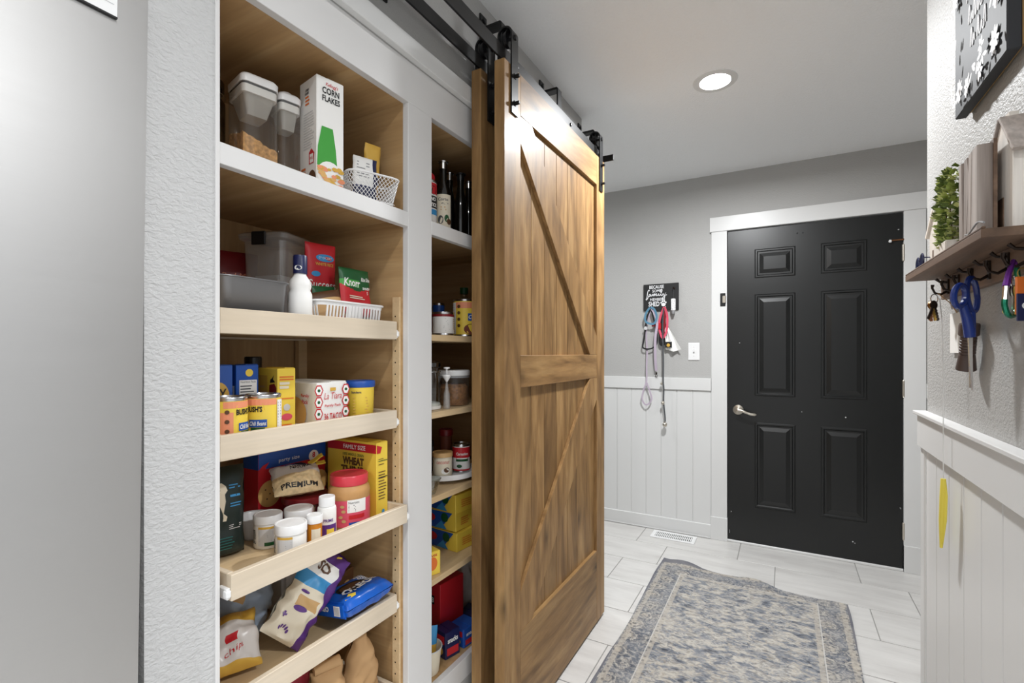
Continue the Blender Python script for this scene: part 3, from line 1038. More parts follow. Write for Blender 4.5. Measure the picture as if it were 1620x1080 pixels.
vt = thing('floor_vent', 'white metal floor register with dark slots by the baseboard', 'vent', (-.648, 3.396, 0))
MB().box(-.142, .142, -.068, -.046, 0.0005, .006).box(-.142, .142, .046, .068, 0.0005, .006).box(-.142, -.118, -.046, .046, 0.0005, .006).box(.118, .142, -.046, .046, 0.0005, .006).build('frame', 'white_plastic', vt, bevel=.001)
MB().box(-.118, .118, -.046, .046, .0003, .001).build('dark_duct', 'dark_hole', vt)
lm = None
for k in range(20):
    x = -.118 + .236 * (k + .5) / 20
    if lm is None:
        o = MB().box(-.0032, .0032, -.046, .046, .0011, .0052).build('louver', 'white_plastic', vt)
        lm = o.data
    else:
        o = bpy.data.objects.new('louver', lm)
        COL.objects.link(o)
        o.parent = vt
    o.location = (x, 0, 0)
MB().box(-.118, .118, -.003, .003, .0011, .0056).build('cross_bar', 'white_plastic', vt)

sw = thing('light_switch', 'white toggle switch plate on the grey wall beside the door casing', 'light switch', (-.534, WB, 1.254))
MB().box(-.037, .037, -.006, 0, -.060, .060).build('plate', 'white_plastic', sw, bevel=.003)
MB().box(-.006, .006, -.0065, -.005, -.013, .013).build('toggle_slot', 'p_ltgrey', sw)
MB().box(-.004, .004, -.016, -.006, -.004, .009).build('toggle', 'white_plastic', sw, bevel=.0015)
for z in (-.030, .030):
    MB().lathe([(.003, -.006), (.003, -.0072), (0, -.0075)], (0, 0, z), 8, 'y').build('screw', 'p_ltgrey', sw)

# ================================================================== TOP SHELF, LEFT BAY
SH = 1.6325
def rrect(hx, hy, zz, r_, n=5):
    pts = []
    for sx, sy, a0 in ((1, 1, 0), (-1, 1, 90), (-1, -1, 180), (1, -1, 270)):
        for k in range(n):
            an = R(a0 + 90 * k / (n - 1))
            pts.append((sx * (hx - r_) + r_ * math.cos(an), sy * (hy - r_) + r_ * math.sin(an), zz))
    return pts
def loft(rings, cap0=True, cap1=True):
    n = len(rings[0])
    vs = [q for r_ in rings for q in r_]
    fs = [(i * n + k, i * n + (k + 1) % n, i * n + n + (k + 1) % n, i * n + n + k) for i in range(len(rings) - 1) for k in range(n)]
    if cap0:
        fs.append(tuple(range(n - 1, -1, -1)))
    if cap1:
        fs.append(tuple(range((len(rings) - 1) * n, len(rings) * n)))
    return MB().add(vs, fs)
def pop_canister(label, loc, rz, dx, dy, h, fill, contents):
    t = thing('storage_canister', label, 'container', loc, rz, 'push-top canisters on the top shelf')
    a, b = dx / 2, dy / 2
    loft([rrect(a, b, 0, .012), rrect(a, b, h - .022, .012)], True, False).build('clear_walls', 'clear_plastic', t, smooth=True)
    if fill:
        n = 14
        rg = random.Random(7)
        ca, cb2 = a - .003, b - .003
        vs, fs = [], []
        for j in range(n + 1):
            for i in range(n + 1):
                x, y = -ca + 2 * ca * i / n, -cb2 + 2 * cb2 * j / n
                vs.append((x, y, fill * (1 - .10 * x / ca - .14 * y / cb2) + rg.uniform(-.003, .003)))
        for j in range(n):
            for i in range(n):
                k = j * (n + 1) + i
                fs.append((k, k + 1, k + n + 2, k + n + 1))
        o = len(vs)
        per = [i for i in range(n + 1)] + [j * (n + 1) + n for j in range(1, n + 1)] + [n * (n + 1) + i for i in range(n - 1, -1, -1)] + [j * (n + 1) for j in range(n - 1, 0, -1)]
        for k in per:
            vs.append((vs[k][0], vs[k][1], .002))
        for k in range(len(per)):
            q = (k + 1) % len(per)
            fs.append((per[k], o + k, o + q, per[q]))
        fs.append(tuple(range(o + len(per) - 1, o - 1, -1)))
        MB().add(vs, fs).build('contents', contents, t)['kind'] = 'stuff'
    lid = loft([rrect(a + .001, b + .001, h - .022, .013), rrect(a + .0015, b + .0015, h - .008, .013), rrect(a - .003, b - .003, h - .002, .012), rrect(a - .010, b - .010, h, .008)]).build('lid', 'white_plastic', t, smooth=True, angle=50)
    loft([rrect(a - .002, b - .002, h - .027, .011), rrect(a - .002, b - .002, h - .022, .011)]).build('gasket', 'p_slate', lid, smooth=True)
    loft([rrect(a - .0015, b - .0015, h - .044, .011), rrect(a - .0012, b - .0012, h - .027, .011)]).build('lid_skirt', 'white_plastic', lid, smooth=True)
    loft([rrect(a * .5, b * .5, h, .012), rrect(a * .5, b * .5, h + .006, .012), rrect(a * .45, b * .45, h + .008, .010)]).build('push_button', 'white_plastic', lid, smooth=True)
    loft([rrect(a * .55, b * .55, h - .085, .004), rrect(a - .006, b - .006, h - .044, .010)], True, False).build('inner_funnel', 'frosty_white', lid, smooth=True)
    return t
pop_canister('large clear push-top canister half full of puffed rice cereal', (-1.052, .676, SH), -12, .09, .078, .225, .088, 'cereal')
pop_canister('small empty clear push-top canister beside the white cereal box', (-1.045, .752, SH), -12, .066, .052, .225, 0, None)
t = thing('glass_jar', 'dark glass jar with clamp lid behind the large canister', 'jar', (-1.165, .625, SH))
MB().lathe([(.044, 0), (.047, .005), (.047, .19), (.036, .205), (.036, .215)], seg=28).build('jar_body', 'dark_glass', t, smooth=True)
MB().lathe([(.038, .216), (.045, .219), (.045, .238), (.03, .25), (0, .252)], seg=28).build('lid', 'dark_glass', t, smooth=True)
MB().tube([(.047 * math.cos(a), .047 * math.sin(a), .205) for a in [2 * PI * k / 24 for k in range(24)]], .0016, 6, closed=True).build('clamp_wire', 'steel_bright', t, smooth=True)

t, F, L, T = carton('cereal_box', 'tall white corn flakes box with green panel between canister and wire basket', 'cereal box', (-.9885, .812, SH), -10.7, .08, .07, .268, 'p_white')
p = Print(t)
p.text(F, "Kellogg's", .004, .252, .011, 'p_red', .032, bold=.01, shear=.25)
p.text(F, 'CORN', .001, .237, .016, 'p_black', .044, bold=.03)
p.text(F, 'FLAKES', .002, .218, .0145, 'p_black', .046, bold=.03)
p.poly(F, [(-.034, .055), (.018, .055), (.014, .10), (.006, .15), (-.022, .15), (-.032, .10)], 'p_green')
p.disc(F, -.001, .036, .033, 'p_white', .034)
p.done()
fk = MB()
rg = random.Random(3)
for k in range(46):
    x, y = rg.uniform(-.030, .030), rg.uniform(.004, .058)
    r = rg.uniform(.005, .009)
    aa = rg.uniform(0, 3)
    c0 = F(x, y, 0.0016 + rg.random() * .0006)
    pts = [c0 + F(math.cos(aa + q) * r, math.sin(aa + q) * r * .6) - F(0, 0) for q in [2 * PI * j / 7 for j in range(7)]]
    fk.add(pts, [tuple(range(7))], k % 3)
fk.build('printed_flakes', ['p_cracker', 'p_gold', 'p_peach'], t)['kind'] = 'stuff'
p = Print(t)
p.text(L, 'CORN', -.004, .243, .006, 'p_black', .017, bold=.03)
p.text(L, 'FLAKES', -.004, .235, .006, 'p_black', .018, bold=.03)
p.lines(L, -.012, .012, .205, .23, 3, 'p_orange', 3)
p.lines(L, -.02, .032, .10, .19, 14, 'p_ltgrey', 5, .3)
p.poly(L, [(.006, .062), (.028, .062), (.031, .085), (.018, .098), (.006, .09)], 'p_red')
p.rect(L, .010, .026, .064, .085, 'p_white')
p.text(L, 'FREE', .018, .075, .006, 'p_red', .013)
p.disc(L, .02, .024, .018, 'p_brown', .022)
p.lines(L, -.03, -.008, .02, .06, 4, 'p_orange', 6)
p.done()

t = thing('wire_basket', 'white wire mesh basket holding snack packets on the top shelf', 'basket', (-.951, .931, SH), -21.5)
LB, LR, HB = (.040, .055), (.050, .070), .066
def bpt(u, z):
    """u 0..1 around the rim, z 0..1 up"""
    a = LB[0] + (LR[0] - LB[0]) * z, LB[1] + (LR[1] - LB[1]) * z
    P = 2 * PI * u
    c, s_ = math.cos(P), math.sin(P)
    k = 5
    r = (abs(c) ** k + abs(s_) ** k) ** (-1 / k)
    return Vector((a[0] * c * r, a[1] * s_ * r, .002 + HB * z))
wm = MB()
nw = 44
for k in range(nw):
    for d in (1, -1):
        wm.tube([bpt((k + d * z * 5.5) / nw, z) for z in [j / 6 for j in range(7)]], .0008, 4)
for k in range(-4, 5):
    wm.tube([(-LB[0] * .98, k * .0125, .002), (LB[0] * .98, k * .0125, .002)], .0008, 4)
for k in range(-3, 4):
    wm.tube([(k * .0125, -LB[1] * .98, .002), (k * .0125, LB[1] * .98, .002)], .0008, 4)
wm.build('wire_mesh', 'white_plastic', t)['kind'] = 'stuff'
MB().tube([bpt(k / 48, 1) for k in range(48)], .0024, 8, closed=True).build('rim', 'white_plastic', t, smooth=True)
MB().tube([bpt(k / 48, 0.0) for k in range(48)], .0015, 6, closed=True).build('base_wire', 'white_plastic', t, smooth=True)
t, bm_ = bag('snack_packet', 'white and navy snack packet standing in the wire basket', 'packet', (-.948, .912, SH + .006), (-12, 4, 62), .062, .125, .022, ['p_white', 'p_navy'], lambda u, v, s: 1 if (u > .62 or v < -.35) else 0, 3, .003)
p = Print(t)
p.lines(bm_, -.022, .012, .06, .11, 6, 'p_grey', 2, .35)
p.done()
t, bm_ = bag('snack_packet', 'gold foil snack packet leaning in the wire basket', 'packet', (-.972, .950, SH + .006), (-4, 6, 70), .045, .175, .02, ['p_gold', 'p_navy', 'p_tan'], lambda u, v, s: 1 if (abs(v + .15) < .18 and u > -.5) else (2 if v < -.35 else 0), 5, .004)

# ================================================================== TRAY ONE
z = FL1 + .0005
t = thing('roasting_pan', 'grey metal baking pan at the front of the upper tray', 'pan', (-1.012, .625, z))
ou = [(-.057, -.074), (.050, -.074), (.050, .070), (-.057, .070)]
def ring(s, zz, grow):
    pts = []
    for (cx, cy), a0 in (((.050 - .02, .070 - .02), 0), ((-.057 + .02, .070 - .02), 90), ((-.057 + .02, -.074 + .02), 180), ((.050 - .02, -.074 + .02), 270)):
        for k in range(5):
            a = R(a0 + 90 * k / 4)
            pts.append((cx + (.02 + grow) * math.cos(a), cy + (.02 + grow) * math.sin(a), zz))
    return pts
rings = [ring(0, 0, -.004), ring(0, .003, 0), ring(0, .098, .008), ring(0, .102, .012), ring(0, .1035, .012), ring(0, .1035, .009), ring(0, .098, .006), ring(0, .005, -.002)]
vs = [q for r_ in rings for q in r_]
n = len(rings[0])
fs = [(i * n + k, i * n + (k + 1) % n, i * n + n + (k + 1) % n, i * n + n + k) for i in range(len(rings) - 1) for k in range(n)]
fs += [tuple(range(n - 1, -1, -1)), tuple(range((len(rings) - 1) * n, len(rings) * n))]
MB().add(vs, fs).build('pan_body', 'pan_grey', t, smooth=True, angle=60)
MB().tube([(x, y, .1025) for x, y, _ in ring(0, 0, .0125)], .0018, 6, closed=True).build('rolled_rim', 'pan_grey', t, smooth=True)

t = thing('food_bin', 'clear square food storage bin with black latch behind the grey pan', 'container', (-1.177, .823, z), 19)
def sq(s, zz, r_=.018):
    pts = []
    for sx, sy, a0 in ((1, 1, 0), (-1, 1, 90), (-1, -1, 180), (1, -1, 270)):
        for k in range(5):
            a = R(a0 + 90 * k / 4)
            pts.append((sx * (s - r_) + r_ * math.cos(a), sy * (s - r_) + r_ * math.sin(a), zz))
    return pts
rr = [sq(.050, 0), sq(.052, .003), sq(.059, .235), sq(.068, .240), sq(.068, .246)]
vs = [q for r_ in rr for q in r_]
fs = [(i * 20 + k, i * 20 + (k + 1) % 20, i * 20 + 20 + (k + 1) % 20, i * 20 + 20 + k) for i in range(4) for k in range(20)] + [tuple(range(19, -1, -1))]
MB().add(vs, fs).build('bin_walls', 'frosty_plastic', t, smooth=True)
ld = MB()
r2 = [sq(.069, .246), sq(.069, .252), sq(.060, .258)]
ld.add([q for r_ in r2 for q in r_], [(i * 20 + k, i * 20 + (k + 1) % 20, i * 20 + 20 + (k + 1) % 20, i * 20 + 20 + k) for i in range(2) for k in range(20)] + [tuple(range(40, 60)), tuple(range(19, -1, -1))])
ld.build('lid', 'frosty_plastic', t, smooth=True)
MB().box(-.02, .02, -.074, -.068, .222, .256).build('latch', 'p_black', t, bevel=.002)
MB().box(-.048, .048, -.048, .048, .004, .15).build('flour_bag', 'p_ltgrey', t, bevel=.012, seg=2, smooth=True, label='pale bag of flour showing through the clear wall')
t, bm_ = bag('flour_sack', 'dark red sack of milled flour at the back of the upper tray', 'bag', (-1.262, .757, z), (0, 0, 78), .12, .215, .045, ['p_darkred'], None, 11, .003, bottom_flat=1)
p = Print(t)
p.text(bm_, 'Red Mill', 0, .15, .013, 'p_peach', .07, shear=.2)
p.text(bm_, 'Milling', 0, .12, .013, 'p_peach', .075)
p.text(bm_, 'Company', 0, .10, .012, 'p_peach', .08)
p.done()
def bottle(name, label, loc, prof, mat, seg=24):
    t = thing(name, label, 'bottle', loc)
    MB().lathe(prof, seg=seg).build('bottle_body', mat, t, smooth=True, angle=50)
    return t
t = bottle('dressing_bottle', 'white ranch dressing bottle with a navy blue cap', (-.978, .743, z), [(.022, 0), (.026, .004), (.027, .06), (.026, .085), (.022, .094), (.0245, .104), (.022, .116), (.014, .128), (.0125, .134)], 'p_white')
MB().lathe([(.0155, .132), (.0155, .172), (.0145, .1745), (0, .1745)], seg=24).build('cap', 'p_navy', t, smooth=True)
p = Print(t)
p.disc(curl((0, 0), .0155, -.95, 0), 0, .145, .0085, 'p_white', .0055)
p.text(curl((0, 0), .0155, -.95, 0), 'ft', 0, .145, .005, 'p_navy', .008, bold=.03)
p.done()
t, bm_ = bag('rice_pouch', 'red instant rice pouch standing behind the white basket', 'packet', (-1.062, .868, z), (0, 0, 82), .086, .235, .02, ['p_red'], None, 4, .0025, pw=4, ph=5)
p = Print(t)
p.disc(bm_, .008, .198, .026, 'p_sky', .010)
p.text(bm_, 'GROCERY', .008, .198, .006, 'p_white', .036)
p.text(bm_, 'WHITE RICE', .006, .181, .008, 'p_gold', .052, bold=.02)
p.disc(bm_, -.018, .155, .013, 'p_sky', .007)
p.text(bm_, 'Success', 0, .128, .022, 'p_white', .076, bold=.01)
p.done()
t = thing('plastic_basket', 'white slotted plastic basket of seasoning packets on the upper tray', 'basket', (-.994, .880, z))
def rr_(a, b_, zz, r_=.02):
    pts = []
    for sx, sy, a0 in ((1, 1, 0), (-1, 1, 90), (-1, -1, 180), (1, -1, 270)):
        for k in range(6):
            an = R(a0 + 90 * k / 5)
            pts.append(Vector((sx * (a - r_) + r_ * math.cos(an), sy * (b_ - r_) + r_ * math.sin(an), zz)))
    return pts
def shell(z0, z1, a0, b0, a1, b1, name, parent):
    o, i_ = rr_(a0, b0, z0), rr_(a0 - .002, b0 - .002, z0)
    o1, i1 = rr_(a1, b1, z1), rr_(a1 - .002, b1 - .002, z1)
    n = len(o)
    vs = o + o1 + i1 + i_
    fs = [(i * n + k, i * n + (k + 1) % n, ((i + 1) % 4) * n + (k + 1) % n, ((i + 1) % 4) * n + k) for i in range(4) for k in range(n)]
    return MB().add(vs, fs).build(name, 'white_plastic', parent, smooth=True)
MB().prism([(q.x, q.y) for q in rr_(.038, .093, 0)], lambda x, y, h: Vector((x, y, h)), .002).build('basket_floor', 'white_plastic', t)
shell(.002, .016, .038, .093, .040, .096, 'lower_band', t)
shell(.024, .031, .041, .097, .042, .098, 'middle_band', t)
shell(.064, .074, .047, .104, .048, .105, 'upper_band', t)
MB().tube([q for q in rr_(.049, .106, .0745)], .0028, 8, closed=True).build('rim', 'white_plastic', t, smooth=True)
sl = MB()
for y in [-.085 + .010 * k for k in range(18)]:
    w_ = .0022 if abs(y) > .02 else .006
    for sx in (1, -1):
        f_ = Matrix.Translation((sx * .0405, y, .016)) @ Matrix.Rotation(sx * R(7.5), 4, 'Y')
        sl.box(-.001, .001, -w_, w_, -.002, .052, f_)
for x in [-.03 + .010 * k for k in range(7)]:
    for sy in (1, -1):
        f_ = Matrix.Translation((x, sy * .0968, .016)) @ Matrix.Rotation(-sy * R(8), 4, 'X')
        sl.box(-.0022, .0022, -.001, .001, -.002, .052, f_)
sl.build('ribs', 'white_plastic', t)['kind'] = 'stuff'
t, bm_ = bag('seasoning_packet', 'green and red rice sides packet upright in the white basket', 'packet', (-.990, .926, z + .046), (-6, 0, 90), .102, .128, .018, ['p_dkgreen', 'p_green', 'p_red'], lambda u, v, s: 2 if v < .05 + .25 * u * u else (1 if abs(v - .35) < .14 and u < .2 else 0), 6, .003, pw=5, ph=6, nv=40)
p = Print(t)
p.text(bm_, 'Knorr', -.016, .088, .022, 'p_white', .054, bold=.02, shear=.15)
p.text(bm_, 'Rice Sides', .031, .100, .011, 'p_white', .032, bold=.02, shear=.1)
p.text(bm_, 'SPANISH', .032, .076, .007, 'p_white', .026, bold=.03)
p.text(bm_, '5', .036, .064, .008, 'p_white')
p.lines(bm_, -.030, .036, .044, .054, 2, 'p_cream', 3)
p.done()
t, bm_ = bag('seasoning_packet', 'plain green packet behind the rice sides packet', 'packet', (-1.024, .862, z + .012), (-6, -4, 88), .07, .110, .014, ['p_dkgreen', 'p_green'], lambda u, v, s: 1 if v < -.1 else 0, 8, .003, pw=5, ph=6)
t, bm_ = bag('noodle_packet', 'tan and brown noodle packet at the left of the white basket', 'packet', (-.985, .838, z + .012), (-18, -12, 62), .085, .098, .024, ['p_tan', 'p_brown', 'p_red'], lambda u, v, s: 1 if v > .55 else (2 if v < -.5 else 0), 9, .004)

# ================================================================== TRAY TWO
z = FL2 + .0005
def bean_can(label, loc, r, h, a0, grp):
    t, C_ = tincan('bean_can', label, loc, r, h, 'p_yellow', a0, grp)
    p = Print(t)
    p.rect(C_, -.04, .045, h - .022, h - .009, 'p_peach', nx=10)
    p.rect(C_, -.045, -.022, .01, h - .03, 'p_peach', nx=4)
    p.poly(C_, [(-.018, h - .042), (.010, h - .046), (.020, h - .032), (.016, h - .018), (-.016, h - .016)], 'p_yellow')
    p.text(C_, "BUSH'S", -.001, h - .030, .012, 'p_black', .032, bold=.04)
    p.rect(C_, -.012, .024, h - .068, h - .052, 'p_blue', nx=6)
    p.text(C_, 'Chili Beans', .006, h - .060, .009, 'p_white', .032, bold=.02, shear=.2)
    p.rect(C_, -.008, .020, h - .077, h - .069, 'p_dkgreen', nx=5)
    p.disc(C_, .006, .016, .020, 'p_bean', .010)
    p.rect(C_, .046, .066, .012, h - .012, 'p_white', nx=4)
    p.lines(C_, .048, .064, .014, h - .016, 12, 'p_navy', 4, .6)
    for k in range(4):
        p.disc(C_, -.033, .018 + k * .019, .0042, 'p_brown', n=10)
    p.done()
bean_can('chili bean can showing its icon panel, at the pantry wall side', (-.987, .582, z), .035, .104, .35, 'cans on the second tray')
bean_can('chili bean can with yellow label in front of the blue pasta boxes', (-.987, .657, z), .036, .104, -1.05, 'cans on the second tray')
for k, (lab, y, rz) in enumerate((('blue pasta box with a yellow emblem behind the bean cans', .603, -14), ('blue pasta box with white nutrition panel next to the yellow box', .660, -4))):
    t, F, L, T = carton('pasta_box', lab, 'box', (-1.068, y, z), rz, .046, .050, .166, 'p_blue')
    p = Print(t)
    if k == 0:
        p.disc(F, -.002, .098, .021, 'p_gold', .032)
        p.text(F, 'y', .006, .105, .022, 'p_black')
        p.text(F, 'i', -.004, .082, .018, 'p_black')
    else:
        p.disc(F, .004, .148, .0085, 'p_yellow')
        p.rect(F, -.018, .021, .03, .132, 'p_white')
        p.text(F, 'Nutrition Facts', .0015, .128, .0045, 'p_black', .034)
        p.lines(F, -.016, .019, .034, .122, 14, 'p_slate', 7, .4)
    p.rect(L, -.014, .018, .04, .12, 'p_white')
    p.lines(L, -.012, .016, .045, .115, 10, 'p_slate', 3, .4)
    p.done()
t = bottle('sauce_bottle', 'dark bottle with a black ribbed cap behind the pasta boxes', (-1.195, .768, z), [(.024, 0), (.026, .004), (.026, .115), (.017, .145), (.0165, .155)], 'oil_glass')
MB().lathe([(.0205, .152), (.0205, .18), (.019, .183), (0, .183)], seg=20).build('cap', 'black_plastic', t)
t, F, L, T = carton('coating_mix_box', 'tall yellow box with a red bag emblem beside the taco shells', 'box', (-1.046, .731, z), -8, .09, .043, .157, 'p_yellow')
p = Print(t)
p.poly(L, [(.006, .06), (.038, .06), (.041, .112), (.032, .122), (.009, .118)], 'p_darkred')
p.disc(L, .023, .09, .009, 'p_orange')
p.poly(L, [(.012, .123), (.036, .125), (.026, .132), (.031, .142), (.022, .134), (.014, .131)], 'p_black')
p.rect(L, -.04, .0, .03, .14, 'p_gold')
p.lines(L, -.04, .002, .035, .12, 7, 'p_tan', 8, .4)
p.lines(F, -.017, .017, .128, .140, 2, 'p_orange', 2)
p.lines(F, -.017, .017, .108, .126, 2, 'p_cream', 4, .7)
p.lines(F, -.017, .017, .085, .09, 1, 'p_orange', 2)
p.disc(F, 0, .067, .008, 'p_ltgrey')
p.disc(F, 0, .045, .013, 'p_pink', .008)
p.lines(F, -.014, .014, .016, .03, 2, 'p_orange', 6)
p.done()
t, F, L, T = carton('taco_shell_box', 'white taco shells box with red trim beside the yellow tub', 'box', (-1.055, .830, z), -4, .18, .086, .120, 'p_white')
p = Print(t)
for s_ in (-1, 1):
    for k in range(4):
        cy = .018 + k * .028
        p.disc(F, s_ * .038, cy, .012, 'p_red', .015, n=6)
        p.disc(F, s_ * .038, cy, .009, 'p_white', .0115, n=6)
        p.disc(F, s_ * .038, cy, .004, 'p_dkgreen', n=8)
p.rect(F, -.008, .008, .100, .108, 'p_gold')
p.text(F, 'La Tiara', 0, .088, .016, 'p_red', .050, shear=.25)
p.text(F, 'Family Pack', 0, .064, .008, 'p_red', .046, bold=.02)
p.text(F, '36 TACO', 0, .038, .017, 'p_red', .05, bold=.02)
p.text(F, 'Shells', 0, .018, .012, 'p_red', .034, bold=.02)
p.disc(L, .0, .045, .055, 'p_cracker', .042, n=24)
p.rect(L, -.07, .07, .002, .02, 'p_cream')
p.text(L, 'Family', .05, .088, .010, 'p_red', .032, bold=.02)
p.text(L, 'Pack', .05, .074, .010, 'p_red', .024, bold=.02)
p.text(L, 'La Tiara', -.03, .10, .012, 'p_red', .06, shear=.25)
p.done()
MB().box(-.088, .088, -.002, .041, .1215, .1228).build('loose_flap', 'p_white', t)
t = thing('seasoning_tub', 'yellow plastic tub with a blue lid at the end of the second tray', 'tub', (-.987, .934, z))
MB().lathe([(.031, 0), (.033, .003), (.0365, .105), (.0365, .108)], seg=32).build('tub_body', 'p_yellow', t, smooth=True)
MB().lathe([(.0372, .102), (.0388, .104), (.0388, .117), (.0375, .119), (.035, .119), (.034, .117), (0, .117)], seg=32).build('lid', 'p_blue', t, smooth=True)
p = Print(t)
C_ = curl((0, 0), .0368, -.7)
p.text(C_, 'Sanders', -.012, .090, .006, 'p_navy', .026, bold=.02)
p.lines(C_, -.02, .022, .02, .08, 8, 'p_gold', 5, .35)
p.done()

# ================================================================== TRAY THREE
z = FL3 + .0005
t, bm_ = bag('dog_treat_bag', 'dark green bag of dog treats with a puppy picture', 'bag', (-1.085, .612, z), (0, 0, 76), .112, .195, .062, ['p_forest'], None, 2, .004, bottom_flat=1, pw=4, ph=6)
p = Print(t)
p.poly(bm_, [(-0.020, .085), (0.012, .083), (0.014, .092), (0.006, .10), (0.010, .125), (0.008, .14), (0.014, .148), (0.011, .158), (0.002, .166), (-0.012, .164), (-0.020, .155)], 'p_cream')
p.disc(bm_, -.003, .150, .0025, 'p_black', n=8)
p.disc(bm_, -.014, .151, .0025, 'p_black', n=8)
p.disc(bm_, -.009, .143, .0035, 'p_black', .0028, n=8)
for y0, n_ in ((.15, 2), (.13, 1), (.11, 2), (.062, 3)):
    p.lines(bm_, .018, .044, y0, y0 + .012, n_, 'p_sky' if y0 > .1 else 'p_ltgrey', int(y0 * 99), .4)
p.text(bm_, '13', -.03, .062, .007, 'p_white')
p.lines(bm_, -.005, .035, .02, .05, 5, 'p_teal', 4, .3)
p.rect(bm_, -.045, -.02, .008, .018, 'p_cream')
p.done()
t, F, L, T = carton('cracker_box', 'red and blue party size cracker box at the back of the third tray', 'box', (-1.185, .858, z), 0, .062, .205, .190, 'p_red')
p = Print(t)
p.rect(F, -.1025, .1025, .150, .190, 'p_blue')
p.rect(L, -.031, .031, .150, .190, 'p_blue')
p.text(F, 'party size', -.015, .163, .012, 'p_white', .062)
p.disc(F, .062, .158, .016, 'p_white')
p.text(F, '8', .062, .161, .015, 'p_red', bold=.03)
p.disc(F, .005, .115, .050, 'p_navy', .034)
p.text(F, 'RITZ', .008, .112, .034, 'p_yellow', .086, bold=.04)
p.disc(F, -.072, .085, .032, 'p_cracker', .034, n=28)
p.disc(F, .082, .085, .026, 'p_cracker', .030, n=28)
for dx_, dy_ in ((-.012, .012), (.008, .014), (.012, -.008), (-.008, -.012), (0, 0)):
    p.disc(F, -.072 + dx_, .085 + dy_, .0022, 'p_brown', n=8)
p.poly(F, [(-.1025, .150), (-.086, .150), (-.074, .166), (-.092, .160)], 'p_red')
p.done()
t = thing('snack_tub', 'round clear tub with a dark red lid under the nut bag', 'tub', (-1.090, .845, z))
MB().lathe([(.050, 0), (.053, .004), (.055, .066)], seg=36).build('tub_body', 'dark_glass', t, smooth=True)
MB().lathe([(.0, .0035), (.050, .0035), (.052, .055), (0, .058)], seg=30).build('contents', 'p_bean', t, smooth=True)
MB().lathe([(.056, .062), (.058, .064), (.058, .078), (.056, .080), (0, .080)], seg=36).build('lid', 'p_darkred', t, smooth=True)
t, bm_ = bag('nut_bag', 'clear bag of premium nuts closed with a yellow clip', 'bag', (-1.052, .800, z + .096), (-52, 0, 66), .115, .088, .045, ['nut_mix', 'milky_bag', 'p_navy'], lambda u, v, s: 1 if v > .15 else 0, 12, .006, freq=30)
p = Print(t)
p.text(bm_, 'PREMIUM', 0, .014, .012, 'p_black', .088, bold=.03)
p.text(bm_, 'NATURAL', .012, .07, .010, 'p_black', .055, bold=.02, rot=8)
p.text(bm_, 'BULK', -.012, .078, .009, 'p_blue', .025, bold=.03)
p.done()
def clip(label, loc, rot, s=1.0):
    t = thing('bag_clip', label, 'clip', loc, rot=tuple(R(a) for a in rot), group='yellow bag clips')
    for sg in (-1, 1):
        MB().tube([(0, 0, sg * .003 * s), (.018 * s, 0, sg * .005 * s), (.032 * s, 0, sg * .011 * s), (.040 * s, 0, sg * .012 * s)], 0, flat=(.007 * s, .0016 * s), nrm=(0, 0, 1)).build('jaw', 'p_yellow', t)
    MB().lathe([(.003 * s, -.007 * s), (.003 * s, .007 * s)], (0.015 * s, 0, 0), 10, 'y').build('spring', 'steel_bright', t)
clip('yellow clip on the bag of nuts', (-1.10, .862, z + .150), (20, -20, 60))
def pill_jar(name, label, loc, r, h, mat, capmat, capr, caph, grp=None, a0=-.9, deco=None):
    t = thing(name, label, 'bottle' if name.endswith('bottle') else 'jar', loc, 0, grp)
    MB().lathe([(r * .93, 0), (r, .003), (r, h - caph - .008), (r * .96, h - caph - .003), (capr * .9, h - caph)], seg=32).build('jar_body', mat, t, smooth=True)
    MB().lathe([(capr, h - caph), (capr, h - .002), (capr * .96, h), (capr * .86, h), (capr * .84, h - .001), (0, h - .001)], seg=32).build('lid', capmat, t, smooth=True)
    if deco:
        p = Print(t)
        deco(p, curl((0, 0), r, a0), h)
        p.done()
    return t
def supp(p, C_, h):
    p.rect(C_, -.012, .022, .008, h - .028, 'p_ltgrey', nx=8)
    p.rect(C_, -.012, .022, h - .028, h - .023, 'p_gold', nx=8)
    p.rect(C_, .002, .022, .008, .016, 'p_dkgreen', nx=4)
    p.lines(C_, -.009, .02, .018, h - .032, 6, 'p_grey', 2, .3)
    p.lines(C_, -.03, -.018, .012, h - .03, 9, 'p_slate', 5, .5)
pill_jar('supplement_jar', 'white supplement jar with green label corner nearest the dog treat bag', (-1.047, .709, z), .030, .074, 'p_white', 'white_plastic', .0312, .018, 'white supplement jars', deco=supp)
pill_jar('supplement_jar', 'white supplement jar at the tray front beside the amber bottle', (-.953, .700, z), .0325, .072, 'p_white', 'white_plastic', .0338, .02, 'white supplement jars', a0=-1.2, deco=supp)
pill_jar('supplement_jar', 'white supplement jar half hidden behind the other two jars', (-1.026, .776, z), .032, .072, 'p_white', 'white_plastic', .0335, .018, 'white supplement jars')
pill_jar('pill_bottle', 'amber pill bottle with a white cap', (-.946, .757, z), .0165, .074, 'p_amber', 'white_plastic', .0180, .018, deco=lambda p, C_, h: p.rect(C_, -.003, .018, .01, h - .03, 'p_cream', nx=5))
def pur(p, C_, h):
    p.rect(C_, -.03, .03, .008, .040, 'p_purple', nx=12)
    p.rect(C_, .004, .022, .012, .030, 'p_yellow', nx=4)
    p.poly(C_, [(-.03, .040), (-.012, .040), (-.018, .058), (-.03, .06)], 'p_purple')
    p.text(C_, 'PRIME', .008, .050, .007, 'p_purple', .022, bold=.02)
pill_jar('vitamin_bottle', 'white vitamin bottle with purple label next to the peanut butter', (-.957, .801, z), .0215, .103, 'p_white', 'white_plastic', .0185, .022, deco=pur)
